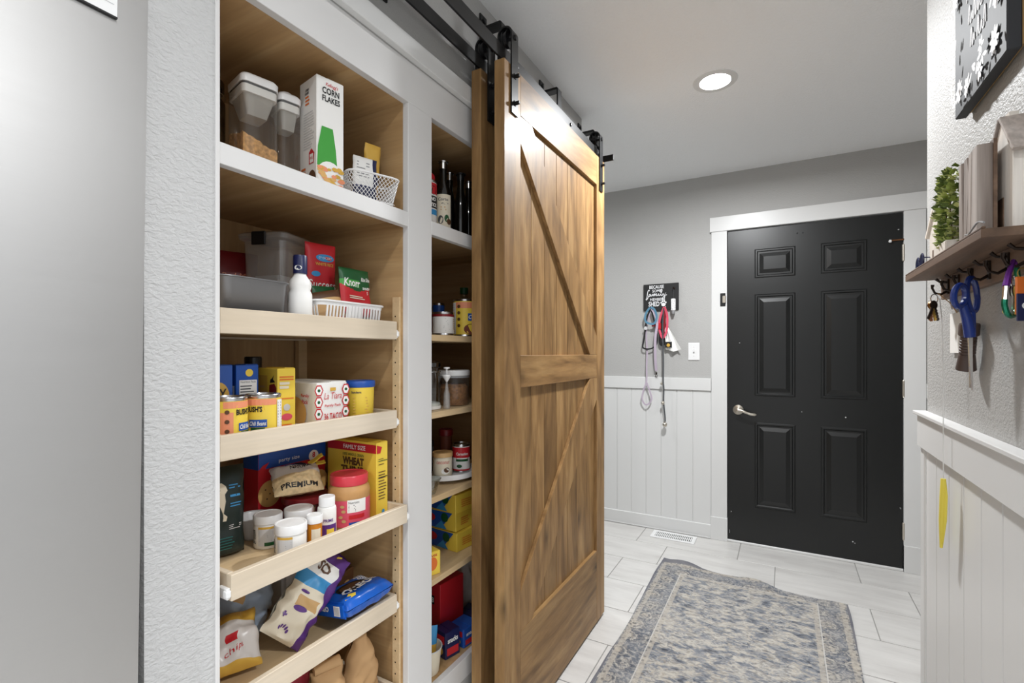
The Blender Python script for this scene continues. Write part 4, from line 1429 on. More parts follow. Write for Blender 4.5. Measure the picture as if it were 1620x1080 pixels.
t = thing('peanut_butter_jar', 'large peanut butter jar with a red lid and red label', 'jar', (-.986, .896, z))
MB().lathe([(.046, 0), (.050, .004), (.0515, .03), (.0515, .085), (.0525, .090), (.050, .102), (.044, .110), (.043, .114)], seg=40).build('jar_body', 'peanut', t, smooth=True)
MB().lathe([(.0465, .110), (.0475, .112), (.0475, .132), (.0455, .135), (.040, .135), (.039, .1335), (0, .1335)], seg=40).build('lid', 'p_lid_red', t, smooth=True)
MB().lathe([(.0522, .010), (.0522, .076)], seg=40, cap=False).build('wrap_label', 'p_pink', t, smooth=True)
p = Print(t)
C_ = curl((0, 0), .0524, -.75)
p.rect(C_, -.004, .045, .046, .078, 'p_white', nx=8)
p.text(C_, 'Nutrition', .012, .071, .006, 'p_black', .026)
p.lines(C_, -.001, .020, .048, .066, 5, 'p_slate', 3, .4)
p.rect(C_, .0, .026, .010, .022, 'p_blue', nx=4)
p.rect(C_, .0, .04, .03, .04, 'p_red', nx=5)
for cx, cy in ((-.016, .062), (-.013, .05), (-.02, .036), (-.012, .026)):
    p.disc(C_, cx, cy, .0055, 'p_tan', .004, n=10)
p.done()
t, F, L, T = carton('cracker_box', 'yellow family size wheat cracker box at the right of the third tray', 'box', (-1.044, .977, z), 0, .19, .042, .205, 'p_yellow')
p = Print(t)
p.rect(L, -.094, .094, .176, .199, 'p_red')
p.text(L, 'FAMILY SIZE', .012, .187, .012, 'p_white', .085, bold=.02)
p.text(L, '100% WHOLE GRAIN', .008, .166, .008, 'p_dkgreen', .08, bold=.01)
p.text(L, 'WHEAT', .008, .148, .022, 'p_brown', .082, bold=.05)
p.text(L, 'THINS', .004, .124, .022, 'p_brown', .086, bold=.05)
p.disc(L, .0, .06, .05, 'p_cracker', .03)
p.poly(F, [(-.021, .176), (-.008, .176), (-.002, .192), (-.021, .199)], 'p_red')
for y0, y1 in ((.158, .163), (.143, .150), (.05, .13)):
    p.lines(F, -.015, .016, y0, y1, max(1, int((y1 - y0) / .008)), 'p_brown', int(y0 * 200), .3)
p.rect(F, -.016, .018, .110, .112, 'p_black')
p.rect(F, -.016, .018, .154, .156, 'p_dkgreen')
p.disc(F, .002, .018, .005, 'p_sky', .006)
p.done()
t = thing('white_dish', 'shallow white dish behind the supplement jars', 'dish', (-1.122, .722, z))
MB().lathe([(.022, 0), (.024, .003), (.037, .048), (.039, .052), (.037, .052), (.035, .048), (.022, .006), (0, .006)], seg=32).build('bowl', 'white_plastic', t, smooth=True)
MB().lathe([(.0392, .050), (.0405, .052), (.0392, .054), (.037, .053)], seg=32, cap=False).build('rim', 'white_plastic', t, smooth=True)

# ================================================================== TRAY FOUR
z = FL4 + .0005
t, bm_ = bag('bread_bag', 'blue translucent plastic bread bag with crumpled neck', 'bag', (-1.135, .668, z + .036), (-30, 28, 60), .13, .165, .085, ['p_bluebag', 'p_tan'], lambda u, v, s: 1 if (abs(u + .3) < .14 and abs(v + .1) < .2) else 0, 21, .013, freq=22, nu=30, nv=34, neck=(.2, .45))
t, bm_ = bag('chip_bag', 'white and yellow snack bag with red print at the tray corner', 'bag', (-1.018, .605, z + .02), (-48, 0, 66), .115, .125, .07, ['milky_bag', 'p_gold', 'p_red'], lambda u, v, s: 1 if (v > .55 or v < -.75) else (2 if (abs(u + .55) < .16 and abs(v - .1) < .3) or (abs(u - .1) < .2 and abs(v + .02) < .14) else 0), 22, .009, freq=24, nu=30, nv=34)
p = Print(t)
p.text(bm_, 'chips', .008, .035, .014, 'p_red', .04, shear=.3, rot=18)
p.done()
t, bm_ = bag('tortilla_chip_bag', 'cream and purple chip bag leaning across the fourth tray', 'bag', (-1.012, .712, z + .036), (-22, 42, 58), .105, .215, .062, ['p_cream', 'p_purple', 'p_sky', 'p_tan', 'p_white'],
              lambda u, v, s: 1 if u > .62 or v > .74 else (2 if .15 < v < .42 else (4 if .42 < v < .74 else (3 if abs(v + .2) < .12 and abs(u) < .45 else 0))), 23, .012, freq=22, nu=30, nv=44)
p = Print(t)
p.text(bm_, 'SO', -.012, .172, .022, 'p_brown', .034, bold=.04)
p.disc(bm_, -.012, .070, .012, 'p_purple', .006)
p.disc(bm_, -.02, .108, .012, 'p_purple', .004)
for a in range(5):
    p.disc(bm_, -.012 + .012 * math.cos(R(30 + a * 30)), .020 + .012 * math.sin(R(30 + a * 30)), .0022, 'p_purple', .004, n=8)
p.rect(bm_, -.03, -.026, .045, .057, 'p_purple')
p.rect(bm_, -.034, -.022, .049, .053, 'p_purple')
p.done()
clip('yellow clip on the cream and purple chip bag', (-1.035, .862, z + .165), (-30, -25, 20), 1.1)
t = thing('cookie_pack', 'bright blue pack of sandwich cookies resting on the tray rim', 'packet', (-.985, .913, z + .034), rot=(0, R(-9), 0))
f = pillow_fn(.135, .160, .050, 31, .004, 26, pw=6, ph=9)
def lay(u, v, s, off=0.0):
    q = f(u, v, s, off)
    return Vector((q.x, q.z - .08, .026 - q.y))   # lying flat, printed side up, long axis along y
mbp = MB()
for side in (-1, 1):
    b0 = len(mbp.v)
    nu, nv = 26, 34
    mbp.v += [tuple(lay(-1 + 2 * i / nu, -1 + 2 * j / nv, side)) for j in range(nv + 1) for i in range(nu + 1)]
    for j in range(nv):
        for i in range(nu):
            a = b0 + j * (nu + 1) + i
            mbp.f.append((a, a + 1, a + nu + 2, a + nu + 1))
            u, v = -1 + 2 * (i + .5) / nu, -1 + 2 * (j + .5) / nv
            mbp.mi.append(1 if side < 0 and v > .45 and u < .3 and (i * 7 + j * 5) % 3 else 0)
mbp.build('wrapper', ['p_oreo', 'p_white'], t, smooth=True, angle=50)
p = Print(t)
Tm = lambda x, y, h=0.0: lay(max(-.99, min(.99, -y / .0675)), max(-.99, min(.99, x / .08)), -1, h + .0008)
p.disc(Tm, -.005, .0, .045, 'p_black', .026)
p.disc(Tm, -.005, .0, .036, 'p_brown', .018)
p.text(Tm, 'OREO', -.002, -.02, .026, 'p_white', .092, bold=.04)
p.poly(Tm, [(-.07, -.05), (-.045, -.035), (-.03, -.045), (-.04, -.055)], 'p_yellow')
p.poly(Tm, [(-.07, .02), (-.03, .055), (-.02, .045), (-.05, .01)], 'p_red')
Em = flat((0, -.0802, .026), (1, 0, 0), (0, 0, 1))
p.done()
eb = MB().box(-.062, .062, -.084, -.070, .006, .046).build('end_seal', 'p_oreo', t, bevel=.006, seg=2, smooth=True)
p = Print(t)
Em = flat((0, -.0842, .026), (1, 0, 0), (0, 0, 1))
p.text(Em, 'OREO', -.014, .002, .013, 'p_white', .040, bold=.05)
p.rect(Em, .024, .046, -.012, .012, 'p_white')
for k in range(9):
    p.rect(Em, .026 + k * .0021, .0268 + k * .0021, -.010, .010, 'p_grey', name='bar_code')
p.done()
t = thing('storage_bin', 'pale translucent bin at the back of the fourth tray', 'container', (-1.205, .885, z))
MB().box(-.055, .055, -.062, .062, 0, .16).build('bin_body', 'p_ltgrey', t, bevel=.008, seg=2, smooth=True)
MB().box(-.058, .058, -.065, .065, .160, .168).build('rim', 'p_ltgrey', t, bevel=.003)
t, F, L, T = carton('granola_bar_box', 'green and brown granola bar box behind the cookie pack', 'box', (-1.105, .952, z), 14, .075, .07, .085, 'p_brown')
p = Print(t)
p.rect(L, -.0375, .0, .02, .07, 'p_dkgreen')
p.rect(L, -.03, -.008, .05, .075, 'p_green')
p.disc(L, .016, .05, .014, 'p_cream', .01)
p.disc(F, 0, .05, .016, 'p_tan', .012)
p.done()

# ================================================================== TRAY FIVE
z = FL5 + .0005
t, bm_ = bag('paper_bag', 'tall brown paper bag with a pinched top on the lowest tray', 'bag', (-.995, .944, z + .005), (4, -3, 72), .095, .215, .055, ['p_kraft'], None, 41, .011, freq=18, nu=28, nv=36, bottom_flat=1, neck=(-.1, .22))
t, bm_ = bag('paper_bag', 'short brown paper bag with a rolled top on the lowest tray', 'bag', (-.990, .838, z + .005), (0, -3, 66), .08, .16, .05, ['p_kraft'], None, 42, .010, freq=18, nu=28, nv=36, bottom_flat=1)
MB().lathe([(.013, -.032), (.014, -.03), (.014, .03), (.013, .032)], (0, -.004, .166), 14, 'x').build('rolled_top', 'p_kraft', t, smooth=True)
t, bm_ = bag('candy_bag', 'pink and yellow candy bag beside the rolled paper bag', 'bag', (-1.075, .775, z + .009), (-6, 6, 62), .09, .18, .04, ['p_gold', 'p_pink'], lambda u, v, s: 1 if v > .15 and u > -.2 else 0, 43, .005)
t, bm_ = bag('candy_bag', 'dark red and white snack bag leaning at the tray front', 'bag', (-.985, .725, z + .012), (-10, 12, 58), .08, .135, .035, ['p_white', 'p_darkred', 'p_black'], lambda u, v, s: (1 if (u * 3 + v * 4) % 1.2 < .4 else 0) if v > -.3 else 2, 44, .005)

# ================================================================== RIGHT BAY, SHELF BY SHELF
z = SH
t = tincan('spray_can', 'red and blue cooking spray can by the white cabinet stile', (-.985, 1.212, z), .030, .155, 'p_white', -.6)[0]
MB().lathe([(.024, .155), (.024, .172), (.02, .178), (0, .178)], seg=20).build('cap', 'p_red', t, smooth=True)
p = Print(t)
C_ = curl((0, 0), .0296, -.6)
p.rect(C_, -.03, .035, .11, .145, 'p_red', nx=8)
p.disc(C_, .012, .122, .012, 'p_black', .014)
p.rect(C_, -.03, .035, .045, .062, 'p_sky', nx=8)
p.rect(C_, -.03, .035, .066, .104, 'p_black', nx=8)
p.text(C_, 'NO', .012, .094, .012, 'p_white', .02, bold=.04)
p.text(C_, 'STICK', .012, .076, .012, 'p_white', .03, bold=.04)
p.done()
def oil(label, loc, r, h, mat='oil_glass'):
    t = bottle('oil_bottle', label, loc, [(r * .9, 0), (r, .004), (r, h * .55), (r * .85, h * .63), (.0125, h * .74), (.0115, h * .93)], mat)
    t['group'] = 'dark glass bottles on the top shelf'
    MB().lathe([(.0125, h * .90), (.0125, h * .985), (.017, h * .987), (.018, h), (0, h)], seg=18).build('stopper', 'steel_bright' if mat == 'oil_glass' and h > .23 else 'black_plastic', t, smooth=True)
    return t
t = oil('dark olive oil bottle with a cream olive label', (-.982, 1.290, z), .029, .242)
p = Print(t)
C_ = curl((0, 0), .0292, -.85)
p.rect(C_, -.026, .026, .012, .128, 'p_cream', nx=12)
p.text(C_, 'Corto', -.002, .112, .010, 'p_slate', .034, bold=.02)
p.disc(C_, .004, .098, .012, 'p_slate', .003)
p.disc(C_, -.010, .045, .009, 'p_slate', .014)
p.disc(C_, .010, .050, .008, 'p_dkgreen', .012)
p.disc(C_, .018, .040, .008, 'p_brown', .010)
p.lines(C_, -.01, .012, .074, .09, 2, 'p_tan', 3)
p.done()
oil('slim dark bottle behind the olive oil', (-1.036, 1.398, z), .022, .248)
oil('slim dark vinegar bottle with a black top', (-.972, 1.376, z), .021, .228)
oil('dark bottle close behind the barn door edge', (-1.0, 1.466, z), .024, .232)
t = thing('spice_jar', 'pale jar at the back of the right top shelf', 'jar', (-1.14, 1.56, z))
MB().lathe([(.032, 0), (.034, .003), (.034, .13), (.028, .14)], seg=24).build('jar_body', 'p_cream', t, smooth=True)
MB().lathe([(.031, .14), (.031, .165), (0, .167)], seg=24).build('lid', 'p_ltgrey', t, smooth=True)
z = 1.3005
t, C_ = tincan('tomato_can', 'short can with a white printed label beside the tall bean can', (-.980, 1.287, z), .037, .078, 'p_white', -.75)
p = Print(t)
p.rect(C_, -.07, -.048, .01, .068, 'p_darkred', nx=4)
p.rect(C_, -.07, .07, .062, .070, 'p_darkred', nx=14)
p.lines(C_, -.038, .020, .014, .058, 9, 'p_grey', 3, .35)
p.lines(C_, .03, .05, .014, .058, 7, 'p_tan', 4, .35)
p.done()
t, C_ = tincan('bean_can', 'tall chili bean can on the right bay shelf', (-.975, 1.408, z), .043, .130, 'p_yellow', -.75)
p = Print(t)
p.rect(C_, -.07, -.045, .01, .118, 'p_white', nx=4)
p.lines(C_, -.068, -.048, .014, .114, 12, 'p_navy', 4, .5)
p.rect(C_, -.045, .06, .098, .119, 'p_peach', nx=10)
for k in range(4):
    p.disc(C_, -.032, .038 + k * .022, .006, 'p_brown', n=10)
p.rect(C_, .0, .045, .055, .080, 'p_blue', nx=6)
p.text(C_, 'Chili', .018, .068, .014, 'p_white', .032, bold=.02, shear=.2)
p.disc(C_, .012, .026, .026, 'p_bean', .018)
p.text(C_, "BUSH'S", .036, .100, .014, 'p_black', .038, bold=.04)
p.done()
t = bottle('sauce_bottle', 'clear bottle with a dark green cap behind the tall bean can', (-1.08, 1.552, z), [(.028, 0), (.03, .004), (.03, .12), (.014, .16), (.013, .175)], 'glass')
MB().lathe([(.016, .172), (.016, .196), (0, .198)], seg=16).build('cap', 'p_dkgreen', t, smooth=True)
t, C_ = tincan('tuna_can', 'blue topped can behind the white labelled can', (-1.10, 1.418, z), .022, .125, 'p_blue', -.7)
z = 1.0675
t = thing('pet_food_canister', 'clear round canister of brown kibble with a white lid', 'container', (-.988, 1.356, z))
MB().lathe([(.050, 0), (.053, .004), (.054, .100), (.052, .104)], seg=40, cap=False).build('clear_wall', 'clear_plastic', t, smooth=True)
MB().lathe([(0, .002), (.049, .002), (.0515, .06), (.04, .072), (0, .062)], seg=32).build('contents', 'kibble', t)['kind'] = 'stuff'
MB().lathe([(.0545, .100), (.0565, .102), (.0565, .114), (.054, .119), (.03, .120), (0, .119)], seg=40).build('lid', 'white_plastic', t, smooth=True)
MB().lathe([(.0545, .094), (.0552, .094), (.0552, .099), (.0545, .099)], seg=40, cap=False).build('seal_band', 'p_grey', t, smooth=True)
t = thing('clamp_jar', 'tall clear clamp lid jar beside the white stile', 'jar', (-.980, 1.216, z))
MB().lathe([(.033, 0), (.036, .004), (.036, .11), (.030, .122), (.030, .130)], seg=28, cap=False).build('jar_body', 'glass', t, smooth=True)
MB().lathe([(0, .001), (.036, .001), (.037, .008), (.033, .02), (0, .026)], seg=28).build('contents', 'p_white', t, smooth=True)
MB().lathe([(.032, .131), (.036, .134), (.036, .146), (.02, .153), (0, .154)], seg=28).build('lid', 'dark_glass', t, smooth=True)
MB().tube([(.0365 * math.cos(a), .0365 * math.sin(a), .118) for a in [2 * PI * k / 24 for k in range(24)]], .0015, 6, closed=True).build('clamp_wire', 'steel_bright', t, smooth=True)
t = thing('wine_stopper', 'small white bottle stopper standing by the kibble canister', 'stopper', (-.934, 1.246, z))
MB().lathe([(.010, 0), (.011, .003), (.010, .045), (.006, .060), (.003, .085), (.0025, .100)], seg=16).build('stem', 'frosty_plastic', t, smooth=True)
MB().lathe([(.0025, .085), (.014, .104), (.013, .108), (0, .109)], seg=16).build('cone', 'white_plastic', t, smooth=True)
MB().lathe([(.003, .108), (.003, .126), (.010, .128), (.010, .132), (0, .133)], seg=14).build('pull_knob', 'white_plastic', t, smooth=True)
z = .8135
t = thing('turntable', 'white lazy susan turntable carrying jars', 'turntable', (-1.035, 1.362, z))
MB().lathe([(.06, 0), (.06, .010), (0, .010)], seg=32).build('base', 'white_plastic', t, smooth=True)
MB().lathe([(0, .011), (.108, .011), (.116, .014), (.117, .030), (.114, .031), (.111, .017), (0, .017)], seg=48).build('tray', 'white_plastic', t, smooth=True)
zt = z + .0175
t = pill_jar('coconut_oil_jar', 'cream labelled jar on the white turntable', (-.992, 1.300, zt), .032, .085, 'p_cream', 'p_tan', .034, .014, a0=-.85, deco=lambda p, C_, h: (p.text(C_, 'coconut', 0, .055, .010, 'p_red', .045, shear=.15), p.disc(C_, .008, .026, .014, 'p_white', .010), p.disc(C_, .012, .03, .010, 'p_brown', .008)))
t, C_ = tincan('soup_can', 'red and white soup can on the white turntable', (-.985, 1.398, zt), .031, .098, 'p_white', -.85)
p = Print(t)
p.rect(C_, -.045, .045, .052, .088, 'p_red', nx=12)
p.disc(C_, 0, .060, .026, 'p_red', .018)
p.text(C_, 'Carnation', 0, .066, .010, 'p_white', .042, bold=.02, shear=.15)
p.rect(C_, -.022, .022, .040, .048, 'p_dkgreen', nx=6)
p.disc(C_, -.010, .024, .009, 'p_dkgreen', .006)
p.rect(C_, -.045, .045, .008, .013, 'p_red', nx=12)
p.done()
t = pill_jar('spice_jar', 'dark jar with a red brown lid at the back of the turntable', (-1.082, 1.438, zt), .022, .135, 'p_bean', 'p_darkred', .026, .022)
t = pill_jar('spice_jar', 'black labelled jar at the back left of the turntable', (-1.095, 1.345, zt), .024, .105, 'p_slate', 'black_plastic', .025, .018)
t = thing('glass_bowl', 'small glass bowl at the shelf edge beside the turntable', 'bowl', (-.948, 1.176, z))
MB().lathe([(.018, 0), (.02, .004), (.026, .02), (.034, .042), (.036, .046), (.033, .044), (.024, .022), (0, .008)], seg=28).build('bowl_body', 'glass', t, smooth=True)
MB().lathe([(.0352, .045), (.0372, .047), (.0352, .049)], seg=28, cap=False).build('rim', 'glass', t, smooth=True)
z = .5675
for k, lab in enumerate(('yellow and blue food bag box at the bottom of the stack of three', 'yellow and blue food bag box in the middle of the stack of three', 'yellow and blue food bag box on top of the stack of three')):
    t, F, L, T = carton('zipper_bag_box', lab, 'box', (-1.075 - .012 * (k == 1), 1.415, z + k * .0655), -6 + (0, 3, -2)[k], .23, .115, .063, 'p_yellow', flaps=True, group='stacked zipper bag boxes')
    p = Print(t)
    p.poly(L, [(-.115, .002), (.05, .002), (.10, .061), (-.115, .061)], 'p_blue')
    p.poly(L, [(.02, .002), (.075, .002), (.052, .03)], 'p_sky')
    p.disc(L, .066, .042, .016, 'p_dkgreen')
    p.disc(L, .0, .036, .024, 'p_red', .014)
    p.text(L, 'BAGS', -.05, .035, .018, 'p_white', .06, bold=.04)
    p.lines(F, -.03, .03, .016, .045, 4, 'p_orange', 3 + k, .35)
    p.done()
t, F, L, T = carton('tea_box', 'small yellow and red box at the edge of the lower shelf', 'box', (-.955, 1.180, z), -18, .05, .055, .07, 'p_yellow')
p = Print(t)
p.rect(L, -.02, .02, .012, .055, 'p_blue')
p.rect(L, -.012, .02, .02, .05, 'p_red')
p.disc(F, 0, .035, .016, 'p_orange', .02)
p.text(F, 'BAGS', 0, .06, .007, 'p_red', .03, bold=.03)
p.done()
z = .2575
t, F, L, T = carton('tissue_box', 'large red box standing at the bottom of the right bay', 'box', (-1.075, 1.385, z), -8, .135, .115, .20, 'p_red')
p = Print(t)
p.disc(T, 0, 0, .03, 'p_cream', .022)
p.rect(L, .01, .04, .125, .155, 'p_black')
p.text(L, 'K8', .025, .14, .018, 'p_white', .024, bold=.03)
p.disc(L, -.02, .09, .03, 'p_darkred', .035)
p.done()
for lab, loc, rz, d, mat in (('navy blue box in front of the red box', (-.968, 1.292, z), -14, (.06, .06, .085), 'p_navy'), ('blue and red box by the white plastic bag', (-.960, 1.378, z), -8, (.07, .075, .062), 'p_blue'), ('flat dark blue box behind the two small boxes', (-1.0, 1.478, z), 6, (.06, .075, .05), 'p_navy')):
    t, F, L, T = carton('snack_box', lab, 'box', loc, rz, *d, mat, group='small boxes at the bottom of the right bay')
    p = Print(t)
    p.rect(L, -d[0] * .4, d[0] * .4, d[2] * .55, d[2] * .85, 'p_red')
    p.rect(F, -d[1] * .4, d[1] * .4, d[2] * .12, d[2] * .4, 'p_red')
    p.text(F, 'snacks', 0, d[2] * .68, d[2] * .2, 'p_white', d[1] * .7, bold=.03)
    p.disc(L, 0, d[2] * .28, d[0] * .3, 'p_gold', d[2] * .18)
    p.done()
t = thing('round_basket', 'small pale round bin with snack packs at the pantry bottom', 'basket', (-.965, 1.187, z))
MB().lathe([(.034, 0), (.036, .003), (.044, .075), (.046, .078), (.043, .078), (.033, .006), (0, .006)], seg=28).build('bin_body', 'p_cream', t, smooth=True)
MB().tube([(.0452 * math.cos(a), .0452 * math.sin(a), .078) for a in [2 * PI * k / 28 for k in range(28)]], .002, 6, closed=True).build('rim', 'p_ltgrey', t, smooth=True)
t, bm_ = bag('snack_packet', 'yellow and light blue snack packet in the round bin', 'packet', (-.970, 1.192, z + .012), (-8, 6, 55), .055, .115, .02, ['p_gold', 'p_sky'], lambda u, v, s: 1 if v > .1 and u > -.3 else 0, 51, .003)
t, bm_ = bag('plastic_sack', 'white crumpled plastic sack at the back right of the pantry bottom', 'bag', (-1.09, 1.565, z), (0, 0, 80), .14, .27, .11, ['milky_bag'], None, 52, .014, freq=22, nu=30, nv=40, bottom_flat=1)

# ================================================================== SIGN AND LEASHES ON THE BACK WALL
YW = WB - .001
sg = thing('hook_sign', 'black family sign with leash hooks on the grey wall', 'sign', (-.7535, YW, 1.6385))
MB().box(-.1205, .1205, -.014, 0, -.0935, .0935).build('board', 'paint_black', sg, bevel=.001)
S = flat((0, -.014, 0), (1, 0, 0), (0, 0, 1))
p = Print(sg)
p.text(S, 'BECAUSE', -.029, .0725, .024, 'white_ink', .100, bold=.02)
p.text(S, 'SOME', -.028, .0445, .020, 'white_ink', .060, bold=.01)
p.text(S, 'MEMBERS', -.022, -.016, .020, 'white_ink', .104, bold=.01)
p.text(S, 'SHED', -.0465, -.0475, .034, 'white_ink', .076, bold=.02)
p.disc(S, .019, -.054, .015, 'white_ink', .012, name='paw_print')
for dx_, dy_ in ((-.016, .012), (-.006, .021), (.006, .021), (.016, .012)):
    p.disc(S, .019 + dx_, -.052 + dy_, .0052, 'white_ink', .007, name='paw_print')
p.done()
def script(pts, wid=.0045):
    return MB().tube([(x, -.0142, y) for x, y in pts], 0, flat=(wid / 2, .0006), nrm=(0, 1, 0))
def smooth_path(pts, k=5):
    out = []
    n = len(pts)
    for i in range(n - 1):
        p0, p1, p2, p3 = pts[max(i - 1, 0)], pts[i], pts[i + 1], pts[min(i + 2, n - 1)]
        for j in range(k):
            t_ = j / k
            out.append(tuple(.5 * ((2 * b_) + (-a + c) * t_ + (2 * a - 5 * b_ + 4 * c - d) * t_ ** 2 + (-a + 3 * b_ - 3 * c + d) * t_ ** 3) for a, b_, c, d in zip(p0, p1, p2, p3)))
    out.append(tuple(pts[-1]))
    return out
fam = [(-.082, .045), (-.079, .052), (-.087, .050), (-.092, .030), (-.096, .002), (-.102, -.012), (-.098, -.016), (-.090, -.004), (-.084, .012), (-.072, .022), (-.080, .021), (-.082, .010), (-.076, .008), (-.069, .022), (-.068, .010), (-.060, .014), (-.055, .024), (-.053, .009), (-.046, .024), (-.042, .023), (-.042, .009), (-.034, .024), (-.030, .024), (-.029, .010), (-.020, .014), (-.014, .026), (-.014, .011), (-.004, .014), (.008, .040), (.008, .054), (.002, .050), (.002, .014), (.010, .010), (.018, .026), (.018, .014), (.028, .014), (.034, .030), (.026, -.006), (.018, -.018), (.013, -.010), (.022, .004), (.042, .014)]
script(smooth_path(fam, 4)).build('lettering', 'white_ink', sg)
MB().lathe([(0, -.0148), (.003, -.0148)], (-.012, 0, .034), 10, 'y').build('lettering', 'white_ink', sg)
for x in (-.062, .030, .090):
    hk = MB().lathe([(.009, -.014), (.009, -.017), (0, -.0175)], (x, 0, -.085 if x < .08 else .056), 14, 'y').build('hook', 'bronze', sg, smooth=True)
    zz = -.085 if x < .08 else .056
    MB().tube([(x, -.016, zz), (x, -.030, zz - .006), (x, -.038, zz - .004), (x, -.041, zz + .006)], .0028, 8).build('hook_arm', 'bronze', hk, smooth=True)

def strap(name, label, cat, pts, mat, wd, y0=3.484, seg=6, th=.0012, extra=None, rnd=None, nrm=(0, 1, 0)):
    base = pts[0]
    t = thing(name, label, cat, (base[0], y0, base[1]))
    pp = smooth_path([(x - base[0], (q[0] if q else 0.0), zz - base[1]) for x, zz, *q in pts], seg)
    if rnd:
        MB().tube(pp, rnd, 8).build('webbing', mat, t, smooth=True)
    else:
        MB().tube(pp, 0, flat=(wd / 2, th), nrm=nrm).build('webbing', mat, t)
    if extra:
        extra(t, base)
    return t
def snap(t, x, zz, mat='nickel'):
    MB().lathe([(.004, .014), (.006, .012), (.006, .004), (.004, .002), (.004, -.004)], (x, 0, zz), 10).build('snap_hook', mat, t, smooth=True)
    MB().tube([(x + .007 * math.cos(a), 0, zz - .012 + .010 * math.sin(a)) for a in [2 * PI * k / 14 for k in range(14)]], .0018, 6, closed=True).build('snap_ring', mat, t, smooth=True)
HX1, HX2, HZ = -.8155, -.7235, 1.562
strap('dog_leash', 'lilac grey leash hanging down to a hand loop below the chair rail', 'leash', [(HX1, HZ, -.010), (-.845, 1.45, 0), (-.852, 1.37), (-.846, 1.26), (-.848, 1.146, -.004), (-.847, 1.045, -.012), (-.868, .98, -.012), (-.879, .92, -.012), (-.860, .882, -.012), (-.838, .880, -.012), (-.812, .915, -.012), (-.820, .96, -.012), (-.845, 1.034, -.013)], 'p_lilac', .010)
strap('dog_leash', 'lilac leash ending in a metal snap hook above the chair rail', 'leash', [(HX1 + .004, HZ - .002, -.022), (-.788, 1.52, -.020), (-.772, 1.447, -.020), (-.784, 1.347, -.020), (-.786, 1.214, -.012), (-.782, 1.118)], 'p_lilac', .017, extra=lambda t, b_: snap(t, -.781 - b_[0], 1.095 - b_[1], 'bronze'))
strap('dog_collar', 'steel blue collar looped over the left sign hook', 'collar', [(HX1 - .004, HZ + .002, -.027), (-.845, 1.53, -.024), (-.855, 1.485, -.024), (-.835, 1.455, -.024), (-.790, 1.452, -.024), (-.774, 1.50, -.024), (-.790, 1.55, -.026), (HX1 + .002, HZ + .003, -.029)], 'p_steelblue', .014)
strap('dog_harness', 'black harness strap hanging in a wide loop from the left hook', 'harness', [(HX1, HZ - .004, -.016), (-.842, 1.50, -.010), (-.858, 1.40, -.008), (-.868, 1.33, -.008), (-.874, 1.285, -.008), (-.845, 1.272, -.008), (-.805, 1.280, -.008), (-.778, 1.31, -.008), (-.776, 1.38, -.010), (-.790, 1.45, -.010), (HX1 + .001, HZ - .005, -.016)], 'p_black', .010,
      extra=lambda t, b_: (MB().lathe([(0, -.018), (.012, -.018), (.012, -.0165), (0, -.0165)], (-.852 - b_[0], 0, 1.42 - b_[1]), 16, 'y').build('name_tag', 'p_ltgrey', t), MB().box(-.8 - b_[0] - .010, -.8 - b_[0] + .012, -.02, -.012, 1.43 - b_[1], 1.45 - b_[1]).build('buckle', 'p_darkred', t, bevel=.002)))
strap('dog_harness', 'coral red harness hanging from the middle sign hook', 'harness', [(HX2, HZ, -.022), (-.750, 1.50, -.012), (-.760, 1.43, -.012), (-.748, 1.375, -.012), (-.734, 1.350, -.012), (-.714, 1.38, -.012), (-.704, 1.44, -.012), (-.706, 1.51, -.012), (HX2 + .003, HZ + .002, -.023)], 'p_pink', .015,
      extra=lambda t, b_: (MB().box(-.757 - b_[0] - .011, -.757 - b_[0] + .011, -.020, -.010, 1.41 - b_[1], 1.455 - b_[1]).build('side_release_buckle', 'p_red', t, bevel=.004), MB().tube([(-.728 - b_[0], -.010, 1.565 - b_[1]), (-.722 - b_[0], -.012, 1.50 - b_[1]), (-.724 - b_[0], -.012, 1.43 - b_[1]), (-.735 - b_[0], -.012, 1.37 - b_[1])], 0, flat=(.008, .002), nrm=(0, 1, 0)).build('padded_strap', 'p_darkred', t)))
strap('dog_harness', 'black padded harness behind the coral red one', 'harness', [(HX2 - .002, HZ - .004, -.012), (-.742, 1.48, -.004), (-.752, 1.38, -.004), (-.752, 1.315, -.004), (-.735, 1.305, -.004), (-.722, 1.34, -.004), (-.718, 1.44, -.004), (HX2 + .001, HZ - .005, -.012)], 'p_black', .022)
t = thing('bandana', 'white pet bandana with a bee patch hanging from the middle hook', 'bandana', (HX2 + .004, 3.482, HZ - .004))
bd = MB()
O = (HX2 + .004, HZ - .004)
n = 10
rowsb = []
for j in range(n + 1):
    v = j / n
    zc = 1.570 - .30 * v
    xl = -.7195 + .0 * v - .004 * math.sin(v * 5)
    xr = -.7155 + .028 * v + .078 * max(0, v - .45) / .55
    rowsb.append([(xl + (xr - xl) * i / 8 - O[0], -.010 * math.sin(i * 1.4 + v * 3) * v - .004, zc + (.016 * (1 - abs(2 * i / 8 - 1)) * -v if v > .8 else 0) - O[1]) for i in range(9)])
vs = [q for r_ in rowsb for q in r_] + [(q[0], q[1] + .0015, q[2]) for r_ in rowsb for q in r_]
K2 = 9 * (n + 1)
fs = [(j * 9 + i, j * 9 + i + 1, j * 9 + i + 10, j * 9 + i + 9) for j in range(n) for i in range(8)]
fs += [tuple(K2 + a for a in q[::-1]) for q in fs]
bd.add(vs, fs).build('cloth', 'p_white', t, smooth=True)
MB().box(-.717 - O[0], -.672 - O[0], -.0145, -.0125, 1.282 - O[1], 1.322 - O[1]).build('bee_patch', 'p_black', t, bevel=.004)
